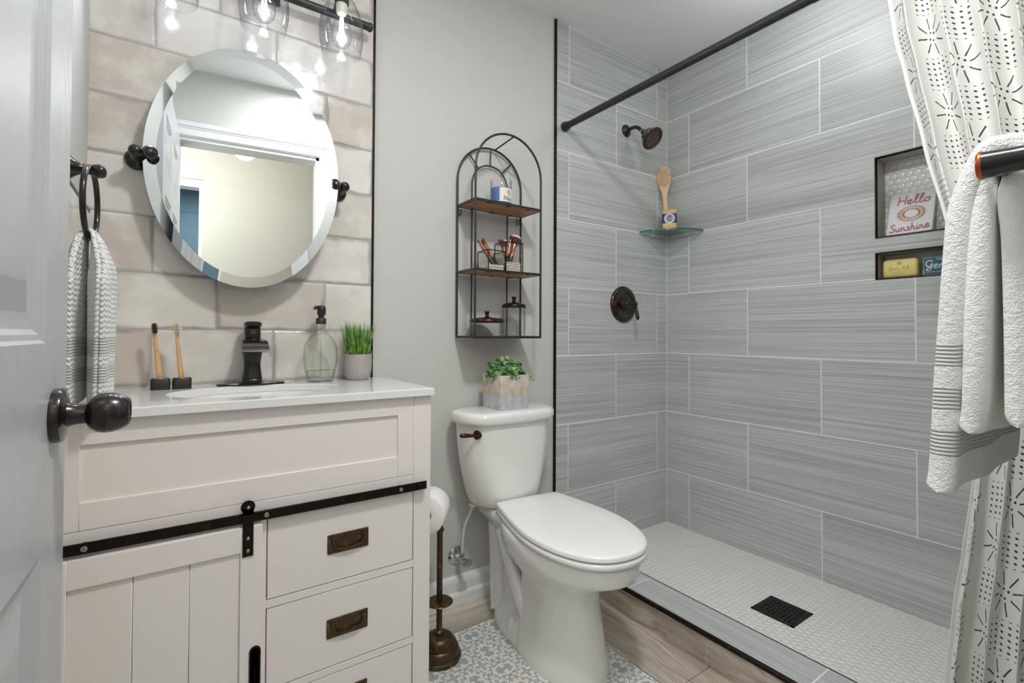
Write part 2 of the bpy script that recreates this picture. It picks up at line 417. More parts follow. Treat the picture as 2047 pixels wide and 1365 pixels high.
class MB:
    def __init__(s): s.v = []; s.f = []; s.mi = []; s.uv = None
    def add(s, vs, fs, M=None, mi=0):
        o = len(s.v)
        s.v += [tuple(M @ Vector(p)) if M is not None else tuple(p) for p in vs]
        for f in fs: s.f.append([i+o for i in f]); s.mi.append(mi)
        return s
    def box(s, x0, y0, z0, x1, y1, z1, r=0.0, seg=2, M=None, mi=0):
        if r <= 0:
            vs = [(x, y, z) for z in (z0, z1) for y in (y0, y1) for x in (x0, x1)]
            fs = [(0, 2, 3, 1), (4, 5, 7, 6), (0, 1, 5, 4), (2, 6, 7, 3), (0, 4, 6, 2), (1, 3, 7, 5)]
            return s.add(vs, fs, M, mi)
        bm = bmesh.new(); bmesh.ops.create_cube(bm, size=1)
        for v in bm.verts:
            v.co = Vector(((x0+x1)/2 + v.co.x*(x1-x0), (y0+y1)/2 + v.co.y*(y1-y0), (z0+z1)/2 + v.co.z*(z1-z0)))
        if r < 0.0035: seg = 1
        r = min(r, 0.49*min(abs(x1-x0), abs(y1-y0), abs(z1-z0)))
        bmesh.ops.bevel(bm, geom=bm.edges[:], offset=r, segments=seg, profile=0.5, affect='EDGES')
        bm.verts.index_update()
        s.add([v.co.copy() for v in bm.verts], [[v.index for v in f.verts] for f in bm.faces], M, mi); bm.free()
        return s
    def loft(s, rings, cap0=True, cap1=True, closed=True, M=None, mi=0):
        n = len(rings[0]); assert all(len(r) == n for r in rings); vs = [p for r in rings for p in r]; fs = []
        for k in range(len(rings)-1):
            for i in range(n if closed else n-1):
                j = (i+1) % n
                fs.append((k*n+i, k*n+j, (k+1)*n+j, (k+1)*n+i))
        if cap0: fs.append(tuple(range(n))[::-1])
        if cap1: fs.append(tuple((len(rings)-1)*n+i for i in range(n)))
        return s.add(vs, fs, M, mi)
    def lathe(s, prof, n=32, M=None, sx=1, sy=1, mi=0, cap0=True, cap1=True):
        rings = [[(r*sx*math.cos(2*PI*i/n), r*sy*math.sin(2*PI*i/n), z) for i in range(n)] for r, z in prof]
        return s.loft(rings, cap0, cap1, True, M, mi)
    def cyl(s, p0, p1, r0, r1=None, n=20, mi=0):
        d = Vector(p1)-Vector(p0); r1 = r0 if r1 is None else r1
        return s.lathe([(r0, 0), (r1, d.length)], n, frame(p0, d), mi=mi)
    def tube(s, path, r, n=10, closed=False, mi=0, flat=1.0, upref=(0, 0, 1)):
        P = [Vector(p) for p in path]; N = len(P)
        R = r if isinstance(r, (list, tuple)) else [r]*N
        rings = []; prev = None
        for i in range(N):
            a = P[i-1] if (i > 0 or closed) else P[i]; b = P[(i+1) % N] if (i < N-1 or closed) else P[i]
            t = (b-a).normalized()
            if prev is None:
                u = Vector(upref)
                if abs(t.dot(u)) > 0.95: u = Vector((1, 0, 0)) if abs(t.x) < 0.9 else Vector((0, 1, 0))
                x = (u - t*u.dot(t)).normalized()
            else:
                x = (prev - t*prev.dot(t)).normalized()
            prev = x; y = t.cross(x)
            rings.append([P[i] + R[i]*(math.cos(2*PI*k/n)*x*flat + math.sin(2*PI*k/n)*y) for k in range(n)])
        if closed: rings.append(rings[0]); return s.loft(rings, False, False, mi=mi)
        return s.loft(rings, True, True, mi=mi)
    def ball(s, c, r, n=20, m=12, mi=0, M=None):
        rr = r if isinstance(r, (list, tuple)) else (r, r, r)
        prof = [(math.sin(PI*k/m), -math.cos(PI*k/m)) for k in range(m+1)]
        prof[0] = (0.001, -1); prof[-1] = (0.001, 1)
        T = Matrix.Translation(c) @ Matrix.Diagonal((*rr, 1))
        if M is not None: T = M @ T
        return s.lathe(prof, n, T, mi=mi)
    def prism(s, poly, z0, z1, M=None, mi=0):
        n = len(poly)
        return s.loft([[(p[0], p[1], z0) for p in poly], [(p[0], p[1], z1) for p in poly]], True, True, True, M, mi)
    def quad(s, a, b, c, d, mi=0): return s.add([a, b, c, d], [(0, 1, 2, 3)], None, mi)
    def build(s, name, mats, parent=None, smooth=40, world=True, uvs=None):
        me = bpy.data.meshes.new(name)
        off = Vector((0, 0, 0))
        if parent is not None and world:
            q = parent
            while q is not None: off += q.location; q = q.parent
        vs = [(p[0]-off.x, p[1]-off.y, p[2]-off.z) for p in s.v]
        me.from_pydata(vs, [], s.f); 
        ms = mats if isinstance(mats, (list, tuple)) else [mats]
        for m in ms: me.materials.append(m.m if isinstance(m, Mat) else m)
        me.polygons.foreach_set('material_index', s.mi)
        if uvs is not None:
            ul = me.uv_layers.new(name='UVMap')
            for l in me.loops: ul.data[l.index].uv = uvs[l.vertex_index]
        bm = bmesh.new(); bm.from_mesh(me)
        bmesh.ops.recalc_face_normals(bm, faces=bm.faces[:])
        if smooth:
            for f in bm.faces: f.smooth = True
            ca = math.radians(smooth)
            for e in bm.edges:
                if len(e.link_faces) == 2 and e.calc_face_angle(0) > ca: e.smooth = False
        bm.to_mesh(me); bm.free(); me.update()
        o = bpy.data.objects.new(name, me); COL.objects.link(o)
        if parent is not None: o.parent = parent
        return o

def tag(o, label, cat, group=None, kind=None):
    if label: o['label'] = label
    if cat: o['category'] = cat
    if group: o['group'] = group
    if kind: o['kind'] = kind
    return o
def thing(name, label, cat, loc=(0, 0, 0), group=None):
    o = bpy.data.objects.new(name, None); COL.objects.link(o); o.location = loc
    o.empty_display_size = 0.05
    return tag(o, label, cat, group)
def struct(name, mb, m, parent=None, smooth=0):
    o = mb.build(name, m, parent, smooth)
    if parent is None: o['kind'] = 'structure'
    return o
def bez(pts, k=8, closed=False):
    """Catmull-Rom through the points"""
    P = [Vector(p) for p in pts]; n = len(P); out = []
    for i in range(n if closed else n-1):
        g = (lambda j: P[j % n]) if closed else (lambda j: P[max(0, min(n-1, j))])
        p0, p1, p2, p3 = g(i-1), g(i), g(i+1), g(i+2)
        for s in range(k):
            t = s/k
            out.append(0.5*((2*p1) + (p2-p0)*t + (2*p0-5*p1+4*p2-p3)*t*t + (3*p1-p0-3*p2+p3)*t**3))
    if not closed: out.append(P[-1])
    return out
def rrect(x0, y0, x1, y1, r, k=5):
    out = []
    for cx, cy, a0 in ((x1-r, y1-r, 0), (x0+r, y1-r, 90), (x0+r, y0+r, 180), (x1-r, y0+r, 270)):
        for i in range(k+1):
            a = math.radians(a0 + 90*i/k); out.append((cx+r*math.cos(a), cy+r*math.sin(a)))
    return out
def clone(root, label=None):
    """copy of a thing with copies of its parts and sub-parts"""
    c = root.copy(); COL.objects.link(c)
    if label: c['label'] = label
    for ch in [o for o in bpy.data.objects if o.parent == root]:
        d = ch.copy(); COL.objects.link(d); d.parent = c
        for g in [o for o in bpy.data.objects if o.parent == ch]:
            e = g.copy(); COL.objects.link(e); e.parent = d
    return c

# ------------------------------------------------------------------ the room
XL, YF, ZC = -2.33, -1.58, 2.42           # left wall, front (door) wall, ceiling
DX0, DX1, DZ = -2.325, -1.612, 2.055        # doorway in the front wall
# floor: planks under the wall edges and by the curb, patterned tile inside
b = MB(); b.box(-3.6, -4.3, -0.06, 0.12, 0.12, -0.004); struct('floor_base', b, GROUT)
b = MB(); b.box(XL, -0.1555, -0.004, -0.9585, 0.01, 0, mi=0)
struct('floor', b, WOOD_X)
b = MB(); b.box(-0.9555, -0.7495, -0.004, -0.775, 0.01, 0); b.box(-0.9555, -2.1, -0.004, -0.775, -0.7535, 0)
struct('floor.001', b, WOOD_Y)
b = MB(); b.box(XL, -1.69, -0.004, -0.9585, -0.1585, 0); struct('floor_pattern', b, SCROLL)
b = MB(); b.box(-3.5, -2.5, -0.004, -0.7, -1.70, 0); b.box(-3.5, -4.2, -0.004, -0.7, -2.5, 0); struct('floor_hall', b, WOOD_X)
b = MB(); b.box(-3.6, -4.3, ZC, 0.12, 0.12, ZC+0.05); struct('ceiling', b, PAINT_CEIL)
# back wall (y = 0): painted strip, tiled vanity section, tiled shower section
b = MB(); b.box(-2.45, 0.008, 0, 0.12, 0.12, ZC); struct('wall_back', b, PAINT_WALL)
b = MB(); b.box(XL, -0.004, 0.75, -1.588, 0.008, ZC); struct('wall_back_vanity_tile', b, TILE_VANITY)
b = MB(); b.box(-0.7615, 0.0, 0.0, 0.0, 0.008, ZC); struct('wall_back_shower_tile', b, TILE_SH_BACK)
b = MB(); b.box(-1.589, -0.0065, 0.871, -1.581, 0.008, ZC); struct('trim_1', b, TRIMBRONZE)
b = MB(); b.box(-0.7700, -0.0025, 0.10, -0.7615, 0.008, ZC-0.005); struct('trim_2', b, TRIMBRONZE)
# left wall with a tiled side splash
b = MB(); b.box(-2.45, -1.70, 0, XL, 0.008, ZC); struct('wall_left', b, PAINT_WALL)
b = MB(); b.box(XL-0.002, -0.43, 0.75, XL+0.006, -0.004, 1.327); struct('wall_left_tile', b, TILE_SIDE)
b = MB(); b.box(XL-0.002, -0.436, 1.327, XL+0.0075, -0.004, 1.334); b.box(XL-0.002, -0.437, 0.75, XL+0.0075, -0.43, 1.334)
struct('trim_3', b, TRIMBRONZE)
# right wall of the shower with two niches
NY0, NY1 = -1.245, -0.935
N1 = (1.386, 1.680); N2 = (1.232, 1.324); ND = 0.088
b = MB()
ys = [YF-0.13, NY0, NY1, 0.008]; zs = [0, N2[0], N2[1], N1[0], N1[1], ZC]
for i in range(3):
    for j in range(5):
        if i == 1 and j in (1, 3): continue
        b.quad((0, ys[i], zs[j]), (0, ys[i+1], zs[j]), (0, ys[i+1], zs[j+1]), (0, ys[i], zs[j+1]))
struct('wall_right', b, TILE_SH_RIGHT)
b = MB(); b.box(0.11, -1.72, 0, 0.16, 0.12, ZC); struct('wall_right_outer', b, PAINT_WALL)
b = MB()
for z0, z1 in (N1, N2):
    b.quad((0, NY0, z0), (0, NY1, z0), (ND, NY1, z0), (ND, NY0, z0)); b.quad((0, NY0, z1), (0, NY1, z1), (ND, NY1, z1), (ND, NY0, z1))
    b.quad((0, NY0, z0), (0, NY0, z1), (ND, NY0, z1), (ND, NY0, z0)); b.quad((0, NY1, z0), (0, NY1, z1), (ND, NY1, z1), (ND, NY1, z0))
struct('wall_right_niche_lining', b, STONE_NICHE)
b = MB()
for z0, z1 in (N1, N2): b.quad((ND, NY0, z0), (ND, NY1, z0), (ND, NY1, z1), (ND, NY0, z1))
struct('wall_right_niche_back', b, PENNY_NICHE)
b = MB(); t = 0.004
for z0, z1 in (N1, N2):
    b.box(-0.003, NY0-t, z0-t, 0.012, NY1+t, z0); b.box(-0.003, NY0-t, z1, 0.012, NY1+t, z1+t)
    b.box(-0.003, NY1, z0, 0.012, NY1+t, z1); b.box(-0.003, NY0-t, z0, 0.012, NY0, z1)
struct('trim_4', b, TRIMBRONZE)
# front wall with the doorway
b = MB()
b.box(-2.45, YF-0.12, 0, DX0, YF, ZC); b.box(DX1, YF-0.12, 0, 0.0, YF, ZC); b.box(DX0, YF-0.12, DZ, DX1, YF, ZC)
struct('wall_front', b, PAINT_WALL)
b = MB(); b.box(-0.7, YF, 0.04, 0.0, YF+0.008, ZC); struct('wall_front_shower_tile', b, TILE_SH_BACK)
def casing(b, x0, x1, z, y, s, wd=0.080, left=True):
    """moulded casing round an opening; s = +1 if it stands on the +y side of plane y"""
    for (o0, o1, t) in ((0, wd, 0.008), (0.006, 0.026, 0.0125), (wd-0.024, wd, 0.015), (wd-0.034, wd-0.024, 0.011)):
        ya, yb = (y, y+s*t) if s > 0 else (y+s*t, y)
        if left: b.box(x0-o1, ya, 0, x0-o0, yb, z+o1)
        b.box(x1+o0, ya, 0, x1+o1, yb, z+o1); b.box(x0-o0, ya, z+o0, x1+o0, yb, z+o1)
b = MB(); casing(b, DX0+0.005, DX1, DZ, YF, 1, left=False); casing(b, DX0, DX1, DZ, YF-0.12, -1)
b.box(DX0, YF-0.12, 0, DX0+0.018, YF, DZ); b.box(DX1-0.018, YF-0.12, 0, DX1, YF, DZ); b.box(DX0, YF-0.12, DZ-0.018, DX1, YF, DZ)
struct('trim_5', b, TRIM_WHITE)
# hallway and side room seen in the mirror
HY = -2.80
b = MB(); b.box(-2.285, HY-0.1, 0, 0.0, HY, ZC); b.box(-3.5, HY-0.1, 0, -3.10, HY, ZC); b.box(-3.10, HY-0.1, 2.16, -2.285, HY, ZC)
struct('wall_hall_far', b, PAINT_HALL)
b = MB(); b.box(-0.12, HY, 0, -0.02, YF-0.12, ZC); struct('wall_hall_right', b, PAINT_HALL)
b = MB(); b.box(-3.55, -4.2, 0, -3.5, YF, ZC); struct('wall_hall_left', b, PAINT_HALL)
b = MB(); b.box(-3.5, YF-0.122, 0, -2.45, YF-0.12, ZC); struct('wall_hall_near', b, PAINT_HALL)
b = MB(); b.box(-3.10, HY-0.1, 2.10, -2.285, HY+0.004, 2.155); b.box(-2.305, HY-0.1, 0, -2.285, HY+0.001, 2.155)
struct('trim_6', b, TRIM_WHITE)
b = MB(); b.box(-3.5, -4.25, 0, 0.0, -4.2, ZC); b.box(-3.5, -4.2, 2.20, 0.0, -4.192, 2.215); struct('wall_side_room', b, PAINT_BLUE)
b = MB(); b.box(-1.3, -4.2, 0, -1.25, HY-0.1, ZC); struct('wall_side_room_right', b, PAINT_BLUE)
# baseboard
def baseboard(name, x0, x1, y):
    prof = [(0, 0), (-0.024, 0), (-0.024, 0.035), (-0.021, 0.043), (-0.0155, 0.046), (-0.0155, 0.082), (-0.012, 0.094), (-0.006, 0.1), (0, 0.103)]
    b = MB(); b.loft([[(x, y+p[0], p[1]) for p in prof] for x in (x0, x1)]); return struct(name, b, TRIM_WHITE)
baseboard('baseboard_back', -1.553, -0.772, 0.008)
# shower pan and curb
CX0, CX1, CZ = -0.775, -0.640, 0.100
b = MB(); b.box(CX1-0.01, YF, -0.0, 0.0, 0.0, 0.042); struct('floor_shower', b, PENNY_FLOOR)
b = MB(); b.box(CX0+0.004, YF, CZ-0.012, CX1-0.004, 0.0, CZ, mi=0); struct('curb', b, TILE_CURB)
b = MB(); b.box(CX0, -0.7385, 0, CX0+0.01, 0.0, CZ-0.010); b.box(CX0, YF, 0, CX0+0.01, -0.7420, CZ-0.010)
struct('curb.001', b, WOOD_Y)
b = MB(); b.box(CX0+0.0008, YF, 0.0, CX1-0.003, 0.0, CZ-0.012); struct('curb_base', b, GROUT)
b = MB(); b.tube([(CX0+0.001, YF, CZ-0.0075), (CX0+0.001, 0, CZ-0.0075)], 0.0085, 14); struct('trim_7', b, TRIMBRONZE, smooth=60)
b = MB(); b.box(CX1-0.004, YF, CZ-0.06, CX1, 0.0, CZ+0.0008); struct('trim_8', b, TRIMBRONZE)
# small bead of grout where the shower walls meet
b = MB(); b.box(-0.003, -0.003, 0.042, 0.0, 0.0, ZC); struct('trim_9', b, plain('corner_grout', (214, 213, 208), 0.7))

# ------------------------------------------------------------------ door
def make_door():
    Wd, Td, Hd = 0.795, 0.035, 2.03
    root = bpy.data.objects.new('door_1', None); COL.objects.link(root)
    root.location = (-2.3120, -1.560, 0.012); root.rotation_euler = (0, 0, -0.040); root['kind'] = 'structure'
    # local: y runs from hinge to lock edge, +x is the room face
    st = 0.106; ms = 0.095
    cols = [(st, (Wd-ms)/2), ((Wd+ms)/2, Wd-st)]
    rows = [(0.235, 0.752), (0.995, 1.560), (1.670, 1.885)]
    b = MB()
    ycuts = sorted({0, Wd, *[c for q in cols for c in q]}); zcuts = sorted({0, Hd, *[c for q in rows for c in q]})
    def ring(r0, d0, r1, d1, x, sgn):
        (a0, c0, a1, c1), (e0, g0, e1, g1) = r0, r1
        A = [(x-sgn*d0, a0, c0), (x-sgn*d0, a1, c0), (x-sgn*d0, a1, c1), (x-sgn*d0, a0, c1)]
        B = [(x-sgn*d1, e0, g0), (x-sgn*d1, e1, g0), (x-sgn*d1, e1, g1), (x-sgn*d1, e0, g1)]
        for k in range(4):
            j = (k+1) % 4; b.quad(A[k], A[j], B[j], B[k])
        return B
    for x, sgn in ((Td/2, 1), (-Td/2, -1)):
        for i in range(len(ycuts)-1):
            for j in range(len(zcuts)-1):
                c = (ycuts[i], ycuts[i+1]); r = (zcuts[j], zcuts[j+1])
                if c in cols and r in rows:
                    prev = (c[0], r[0], c[1], r[1]); pd = 0.0
                    for off, dep in ((0.004, 0.0035), (0.010, 0.0042), (0.016, 0.0085), (0.026, 0.0095), (0.034, 0.0095), (0.066, 0.0030), (0.070, 0.0028)):
                        nx = (c[0]+off, r[0]+off, c[1]-off, r[1]-off); B = ring(prev, pd, nx, dep, x, sgn); prev, pd = nx, dep
                    b.quad(*B)
                else:
                    b.quad((x, c[0], r[0]), (x, c[1], r[0]), (x, c[1], r[1]), (x, c[0], r[1]))
    h = Td/2
    b.quad((-h, 0, 0), (h, 0, 0), (h, 0, Hd), (-h, 0, Hd)); b.quad((-h, Wd, 0), (h, Wd, 0), (h, Wd, Hd), (-h, Wd, Hd))
    b.quad((-h, 0, 0), (h, 0, 0), (h, Wd, 0), (-h, Wd, 0)); b.quad((-h, 0, Hd), (h, 0, Hd), (h, Wd, Hd), (-h, Wd, Hd))
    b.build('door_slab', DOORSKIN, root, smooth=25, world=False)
    # knob, on the room face
    ky, kz = Wd-0.062, 0.905
    k = bpy.data.objects.new('door_knob', None); COL.objects.link(k); k.parent = root; k.location = (h, ky, kz)
    X = mat4(rot=(0, PI/2, 0))
    b = MB(); b.lathe([(0.0335, 0), (0.0335, 0.007), (0.0325, 0.0095), (0.030, 0.0105), (0.021, 0.0125), (0.016, 0.0135)], 40, X)
    b.build('rosette', BRONZE, k, world=False)
    b = MB(); b.lathe([(0.016, 0.012), (0.0135, 0.018), (0.0125, 0.024), (0.0122, 0.034)], 28, X); b.build('neck', BRONZE, k, world=False)
    prof = [(0.0122, 0.0305), (0.0155, 0.0320), (0.0205, 0.0360), (0.0243, 0.0425), (0.0257, 0.0495), (0.0253, 0.0565), (0.0230, 0.0645), (0.0195, 0.0710), (0.0165, 0.0745), (0.0155, 0.0748), (0.0145, 0.0735), (0.004, 0.0730)]
    b = MB(); b.lathe(prof, 40, X); b.build('knob', BRONZE, k, world=False)
    return root
make_door()

# ------------------------------------------------------------------ vanity cabinet
VX0, VX1, VY, VT = -2.326, -1.553, -0.405, 0.851
van = thing('vanity_cabinet', 'white farmhouse vanity cabinet with a sliding barn door and three drawers', 'vanity', ((VX0+VX1)/2, -0.2, 0))
b = MB()
b.box(VX1-0.018, VY+0.004, 0.0, VX1, -0.008, VT); b.box(VX0, VY+0.004, 0, VX0+0.018, -0.008, VT)     # sides
b.box(VX0, VY+0.02, 0.08, VX1, -0.008, 0.095); b.box(VX0, VY+0.02, 0.83, VX1, VY+0.05, VT)
b.box(VX0+0.018, -0.02, 0.08, VX1-0.018, -0.008, VT)
# face frame
b.box(-1.6025, VY, 0, VX1, VY+0.022, VT, 0.0015)
b.box(VX0, VY, 0.597, -1.6035, VY+0.02, 0.6385, 0.0008)
b.box(-2.325, VY, 0.0, -1.9625, VY+0.02, 0.5965)
for z0, z1 in ((0.3905, 0.4085), (0.1865, 0.2035), (0.02, 0.052)):
    b.box(-1.9625, VY, z0, -1.6025, VY+0.02, z1, 0.0006)
b.build('body', CAB_WHITE, van)
# apron: shaker frame with recessed panel
def shaker(b, x0, x1, z0, z1, px0, px1, pz0, pz1, y, th=0.02, dep=0.006):
    b.box(x0, y, z0, px0, y+th, z1, 0.0006); b.box(px1, y, z0, x1, y+th, z1, 0.0006)
    b.box(px0, y, z0, px1, y+th, pz0, 0.0006); b.box(px0, y, pz1, px1, y+th, z1, 0.0006)
    b.box(px0-0.001, y+dep, pz0-0.001, px1+0.001, y+th, pz1+0.001)
b = MB(); shaker(b, VX0, -1.6035, 0.6395, VT, -2.288, -1.649, 0.692, 0.803, VY)
b.build('apron_panel', CAB_WHITE, van)
def pull(cx, cz, parent):
    """recessed flush ring pull"""
    p = bpy.data.objects.new('pull', None); COL.objects.link(p); p.parent = parent
    pw = Vector((0, 0, 0)); q = parent
    while q is not None: pw += q.location; q = q.parent
    p.location = Vector((cx, VY, cz)) - pw
    R = mat4((cx, VY, cz), (PI/2, 0, 0))
    b = MB()
    out = rrect(-0.051, -0.0235, 0.051, 0.0235, 0.003, 3); inn = rrect(-0.032, -0.012, 0.032, 0.0155, 0.006, 5)
    # plate with a sunk cup
    n = len(out); m_ = len(inn)
    outer0 = [(x, y, 0.0) for x, y in out]; outer1 = [(x*0.985, y*0.97, 0.0024) for x, y in out]
    inn2 = []
    for i in range(n):
        a = math.atan2(out[i][1], out[i][0]); inn2.append(min(inn, key=lambda t: abs(math.atan2(math.sin(math.atan2(t[1], t[0])-a), math.cos(math.atan2(t[1], t[0])-a)))))
    rings = [outer0, outer1, [(x, y, 0.0024) for x, y in inn2], [(x*0.92, y*0.9, -0.004) for x, y in inn2], [(x*0.4, y*0.3, -0.0048) for x, y in inn2]]
    b.loft(rings, True, True, True, R)
    b.build('pull_plate', ANTIQUE, p)
    b = MB()
    path = bez([(-0.0375, 0.0125, 0.005), (-0.0370, 0.002, 0.0062), (-0.030, -0.0095, 0.0062), (-0.014, -0.0148, 0.0062), (0.0, -0.0158, 0.0062), (0.014, -0.0148, 0.0062), (0.030, -0.0095, 0.0062), (0.0370, 0.002, 0.0062), (0.0375, 0.0125, 0.005)], 6)
    b.tube([R @ v for v in path], 0.0034, 8)
    for sx in (-1, 1): b.box(sx*0.0375-0.0045, 0.010, 0.002, sx*0.0375+0.0045, 0.0155, 0.0085, 0.001, M=R)
    b.build('bail', ANTIQUE, p)
    return p
for k, (z0, z1) in enumerate(((0.4095, 0.5935), (0.2045, 0.3895), (0.053, 0.1855))):
    d = bpy.data.objects.new('drawer', None); COL.objects.link(d); d.parent = van
    d.location = Vector((-1.7785, VY, (z0+z1)/2)) - van.location
    b = MB(); b.box(-1.9600, VY+0.0005, z0+0.001, -1.5990-0.0055, VY+0.02, z1-0.001, 0.0012); b.build('drawer_front', CAB_WHITE, d)
    pull(-1.777, (z0+z1)/2 + (0.0 if k else 0.0005), d)
b = MB()
for z0, z1 in ((0.4085, 0.5945), (0.2035, 0.3905), (0.052, 0.1865)):
    b.box(-1.9622, VY+0.014, z0, -1.6028, VY+0.021, z1)
b.build('drawer_gap_shade', NEAR_BLACK, van)  # near-black slabs put the shade of the drawer gaps into colour
# sliding barn door, hung in front of the frame
SDY = VY-0.022
sd = bpy.data.objects.new('sliding_door', None); COL.objects.link(sd); sd.parent = van
sd.location = Vector((-2.15, SDY, 0.3)) - van.location
b = MB()
x0, x1, z0, z1 = -2.322, -1.974, 0.06, 0.592
b.box(x1-0.043, SDY, z0, x1, SDY+0.018, z1, 0.001); b.box(x0, SDY, z0, x0+0.02, SDY+0.018, z1, 0.001)
b.box(x0+0.02, SDY, 0.538, x1-0.043, SDY+0.018, z1, 0.001); b.box(x0+0.02, SDY, z0, x1-0.043, SDY+0.018, 0.115, 0.001)
px = [x0+0.019, -2.2035, -2.1095, x1-0.042]
for i in range(3): b.box(px[i]+0.0004, SDY+0.006, 0.114, px[i+1]-0.0004, SDY+0.016, 0.539, 0.0016)
b.build('door_panel', CAB_WHITE, sd)
b = MB(); hx = -1.9865
poly = [(-0.0115, -0.075), (0.0115, -0.075)] + [(0.0115*math.cos(PI*i/12), 0.058+0.0115*math.sin(PI*i/12)) for i in range(13)]
R = mat4((hx, SDY, 0.258), (PI/2, 0, 0))
inr = [(x*0.74, y*0.95) for x, y in poly]
b.loft([[(x, y, 0) for x, y in poly], [(x, y, 0.0022) for x, y in poly], [(x, y, 0.0022) for x, y in inr], [(x*0.8, y, -0.010) for x, y in inr]], True, True, True, R)
b.tube([R @ Vector(p) for p in ((0, -0.055, -0.002), (0, 0.03, -0.002))], 0.0022, 8)
b.build('flush_handle', RAILMETAL, sd)
b = MB(); b.box(-2.0135, SDY-0.0030, 0.529, -1.9925, SDY, 0.632); b.box(-2.0135, SDY-0.0030, 0.62, -1.9925, SDY-0.0005, 0.634)
b.lathe([(0.0105, 0), (0.0105, 0.003)], 28, mat4((-2.003, SDY, 0.634), (PI/2, 0, 0)))
b.build('hanger_strap', RAILMETAL, sd)
b = MB(); b.lathe([(0.0135, 0.0035), (0.0145, 0.006), (0.0135, 0.008), (0.0105, 0.0085)], 32, mat4((-2.003, SDY+0.012, 0.6345), (PI/2, 0, 0)))
b.build('roller', RAILMETAL, sd)
for z in (0.568, 0.541, 0.6355):
    b = MB(); b.ball((0, 0, 0), (0.0040, 0.0040, 0.0022), 14, 8, M=mat4((-2.003, SDY-0.003, z), (PI/2, 0, 0)))
    b.build('screw', STEEL, sd)
# rail
b = MB(); b.box(-2.318, VY-0.0165, 0.5995, -1.572, VY-0.0115, 0.6205, 0.0008); rail = b.build('rail', RAILMETAL, van)
for x in (-2.278, -1.9655, -1.6455):
    b = MB(); b.cyl((x, VY, 0.610), (x, VY-0.012, 0.610), 0.0075, n=16); b.build('spacer', RAILMETAL, van)
    b = MB(); b.lathe([(0.0052, 0), (0.0052, 0.0018), (0.0040, 0.0026), (0.0024, 0.0026), (0.0018, 0.0010)], 20, mat4((x, VY-0.0165, 0.610), (PI/2, 0, 0)))
    b.build('bolt', STEEL, van)
b = MB(); b.box(-1.600, VY-0.023, 0.603, -1.576, VY-0.0165, 0.617, 0.001); b.build('end_stop', RAILMETAL, van)

# ------------------------------------------------------------------ countertop with undermount basin
CTZ = 0.871
ct = thing('countertop', 'glossy white quartz vanity top with an oval sink', 'countertop', (-1.94, -0.21, 0.852))
SX, SY, SA, SB = -1.955, -0.218, 0.202, 0.138
b = MB(); n = 64
x0, x1, y0, y1 = -2.3285, -1.5505, -0.4205, -0.0045
def edge_pt(a):
    c, s = math.cos(a), math.sin(a)
    ts = []
    for d, lo, hi, o in ((c, x0, x1, SX), (s, y0, y1, SY)):
        if abs(d) > 1e-9: ts.append(((hi if d > 0 else lo)-o)/d)
    t = min(ts); return (SX+c*t, SY+s*t)
angs = sorted([2*PI*i/n for i in range(n)] + [math.atan2(y-SY, x-SX) % (2*PI) for x in (x0, x1) for y in (y0, y1)])
N = len(angs); vs = []
for a in angs:
    ex, ey = edge_pt(a); ix, iy = SX+SA*math.cos(a), SY+SB*math.sin(a)
    vs += [(ix, iy, CTZ-0.0015), (SX+(SA+0.0015)*math.cos(a), SY+(SB+0.0015)*math.sin(a), CTZ), (SX+(ex-SX)*0.9965, SY+(ey-SY)*0.993, CTZ), (ex, ey, CTZ-0.0015), (ex, ey, 0.852), (ix, iy, 0.852)]
fs = []
for i in range(N):
    j = (i+1) % N
    for k in range(6): l = (k+1) % 6; fs.append((i*6+k, j*6+k, j*6+l, i*6+l))
b.add(vs, fs); b.build('slab', QUARTZ, ct, smooth=30)
b = MB()
prof = [(1.015, 0.852), (1.0, 0.845), (0.975, 0.82), (0.93, 0.785), (0.84, 0.752), (0.62, 0.735), (0.3, 0.728), (0.1, 0.726)]
b.loft([[(SX+SA*r*math.cos(2*PI*i/48), SY+SB*r*math.sin(2*PI*i/48), z) for i in range(48)] for r, z in prof], False, True)
b.build('sink_basin', PORCELAIN, ct, smooth=60)
b = MB(); b.lathe([(0.021, 0), (0.021, 0.002), (0.015, 0.003), (0.004, 0.002)], 24, mat4((SX, SY, 0.7262))); b.build('sink_drain', BRONZE, ct)

# ------------------------------------------------------------------ faucet
FX, FY = -1.955, -0.058
fc = thing('faucet', 'dark bronze waterfall faucet behind the oval sink', 'faucet', (FX, FY, CTZ))
b = MB(); pl = [(FX+0.062*s+0.026*math.cos(a), FY+0.026*math.sin(a)) for s, a in [(1, -PI/2+PI*i/14) for i in range(15)] + [(-1, PI/2+PI*i/14) for i in range(15)]]
b.loft([[(x, y, CTZ) for x, y in pl], [(x, y, CTZ+0.004) for x, y in pl], [(FX+(x-FX)*0.97, FY+(y-FY)*0.9, CTZ+0.0065) for x, y in pl]])
b.build('deck_plate', BRONZE, fc)
b = MB()
def sq(cx, cy, h, z, e=3.2, n=32, hy=None):
    hy = hy or h
    return [(cx+h*math.copysign(abs(math.cos(t))**(2/e), math.cos(t)), cy+hy*math.copysign(abs(math.sin(t))**(2/e), math.sin(t)), z) for t in [2*PI*i/n for i in range(n)]]
Z = CTZ+0.006
rg = [sq(FX, FY, 0.0285, Z), sq(FX, FY, 0.0285, Z+0.003), sq(FX, FY, 0.0262, Z+0.0045), sq(FX, FY, 0.0272, Z+0.006), sq(FX, FY, 0.0270, Z+0.009), sq(FX, FY, 0.0255, Z+0.011)]
for t in range(13):
    k = t/12; h = 0.0268 - 0.0052*math.sin(PI*min(1, k*1.05))**1.2 + 0.0012*k
    rg.append(sq(FX, FY, h, Z+0.012+k*0.090))
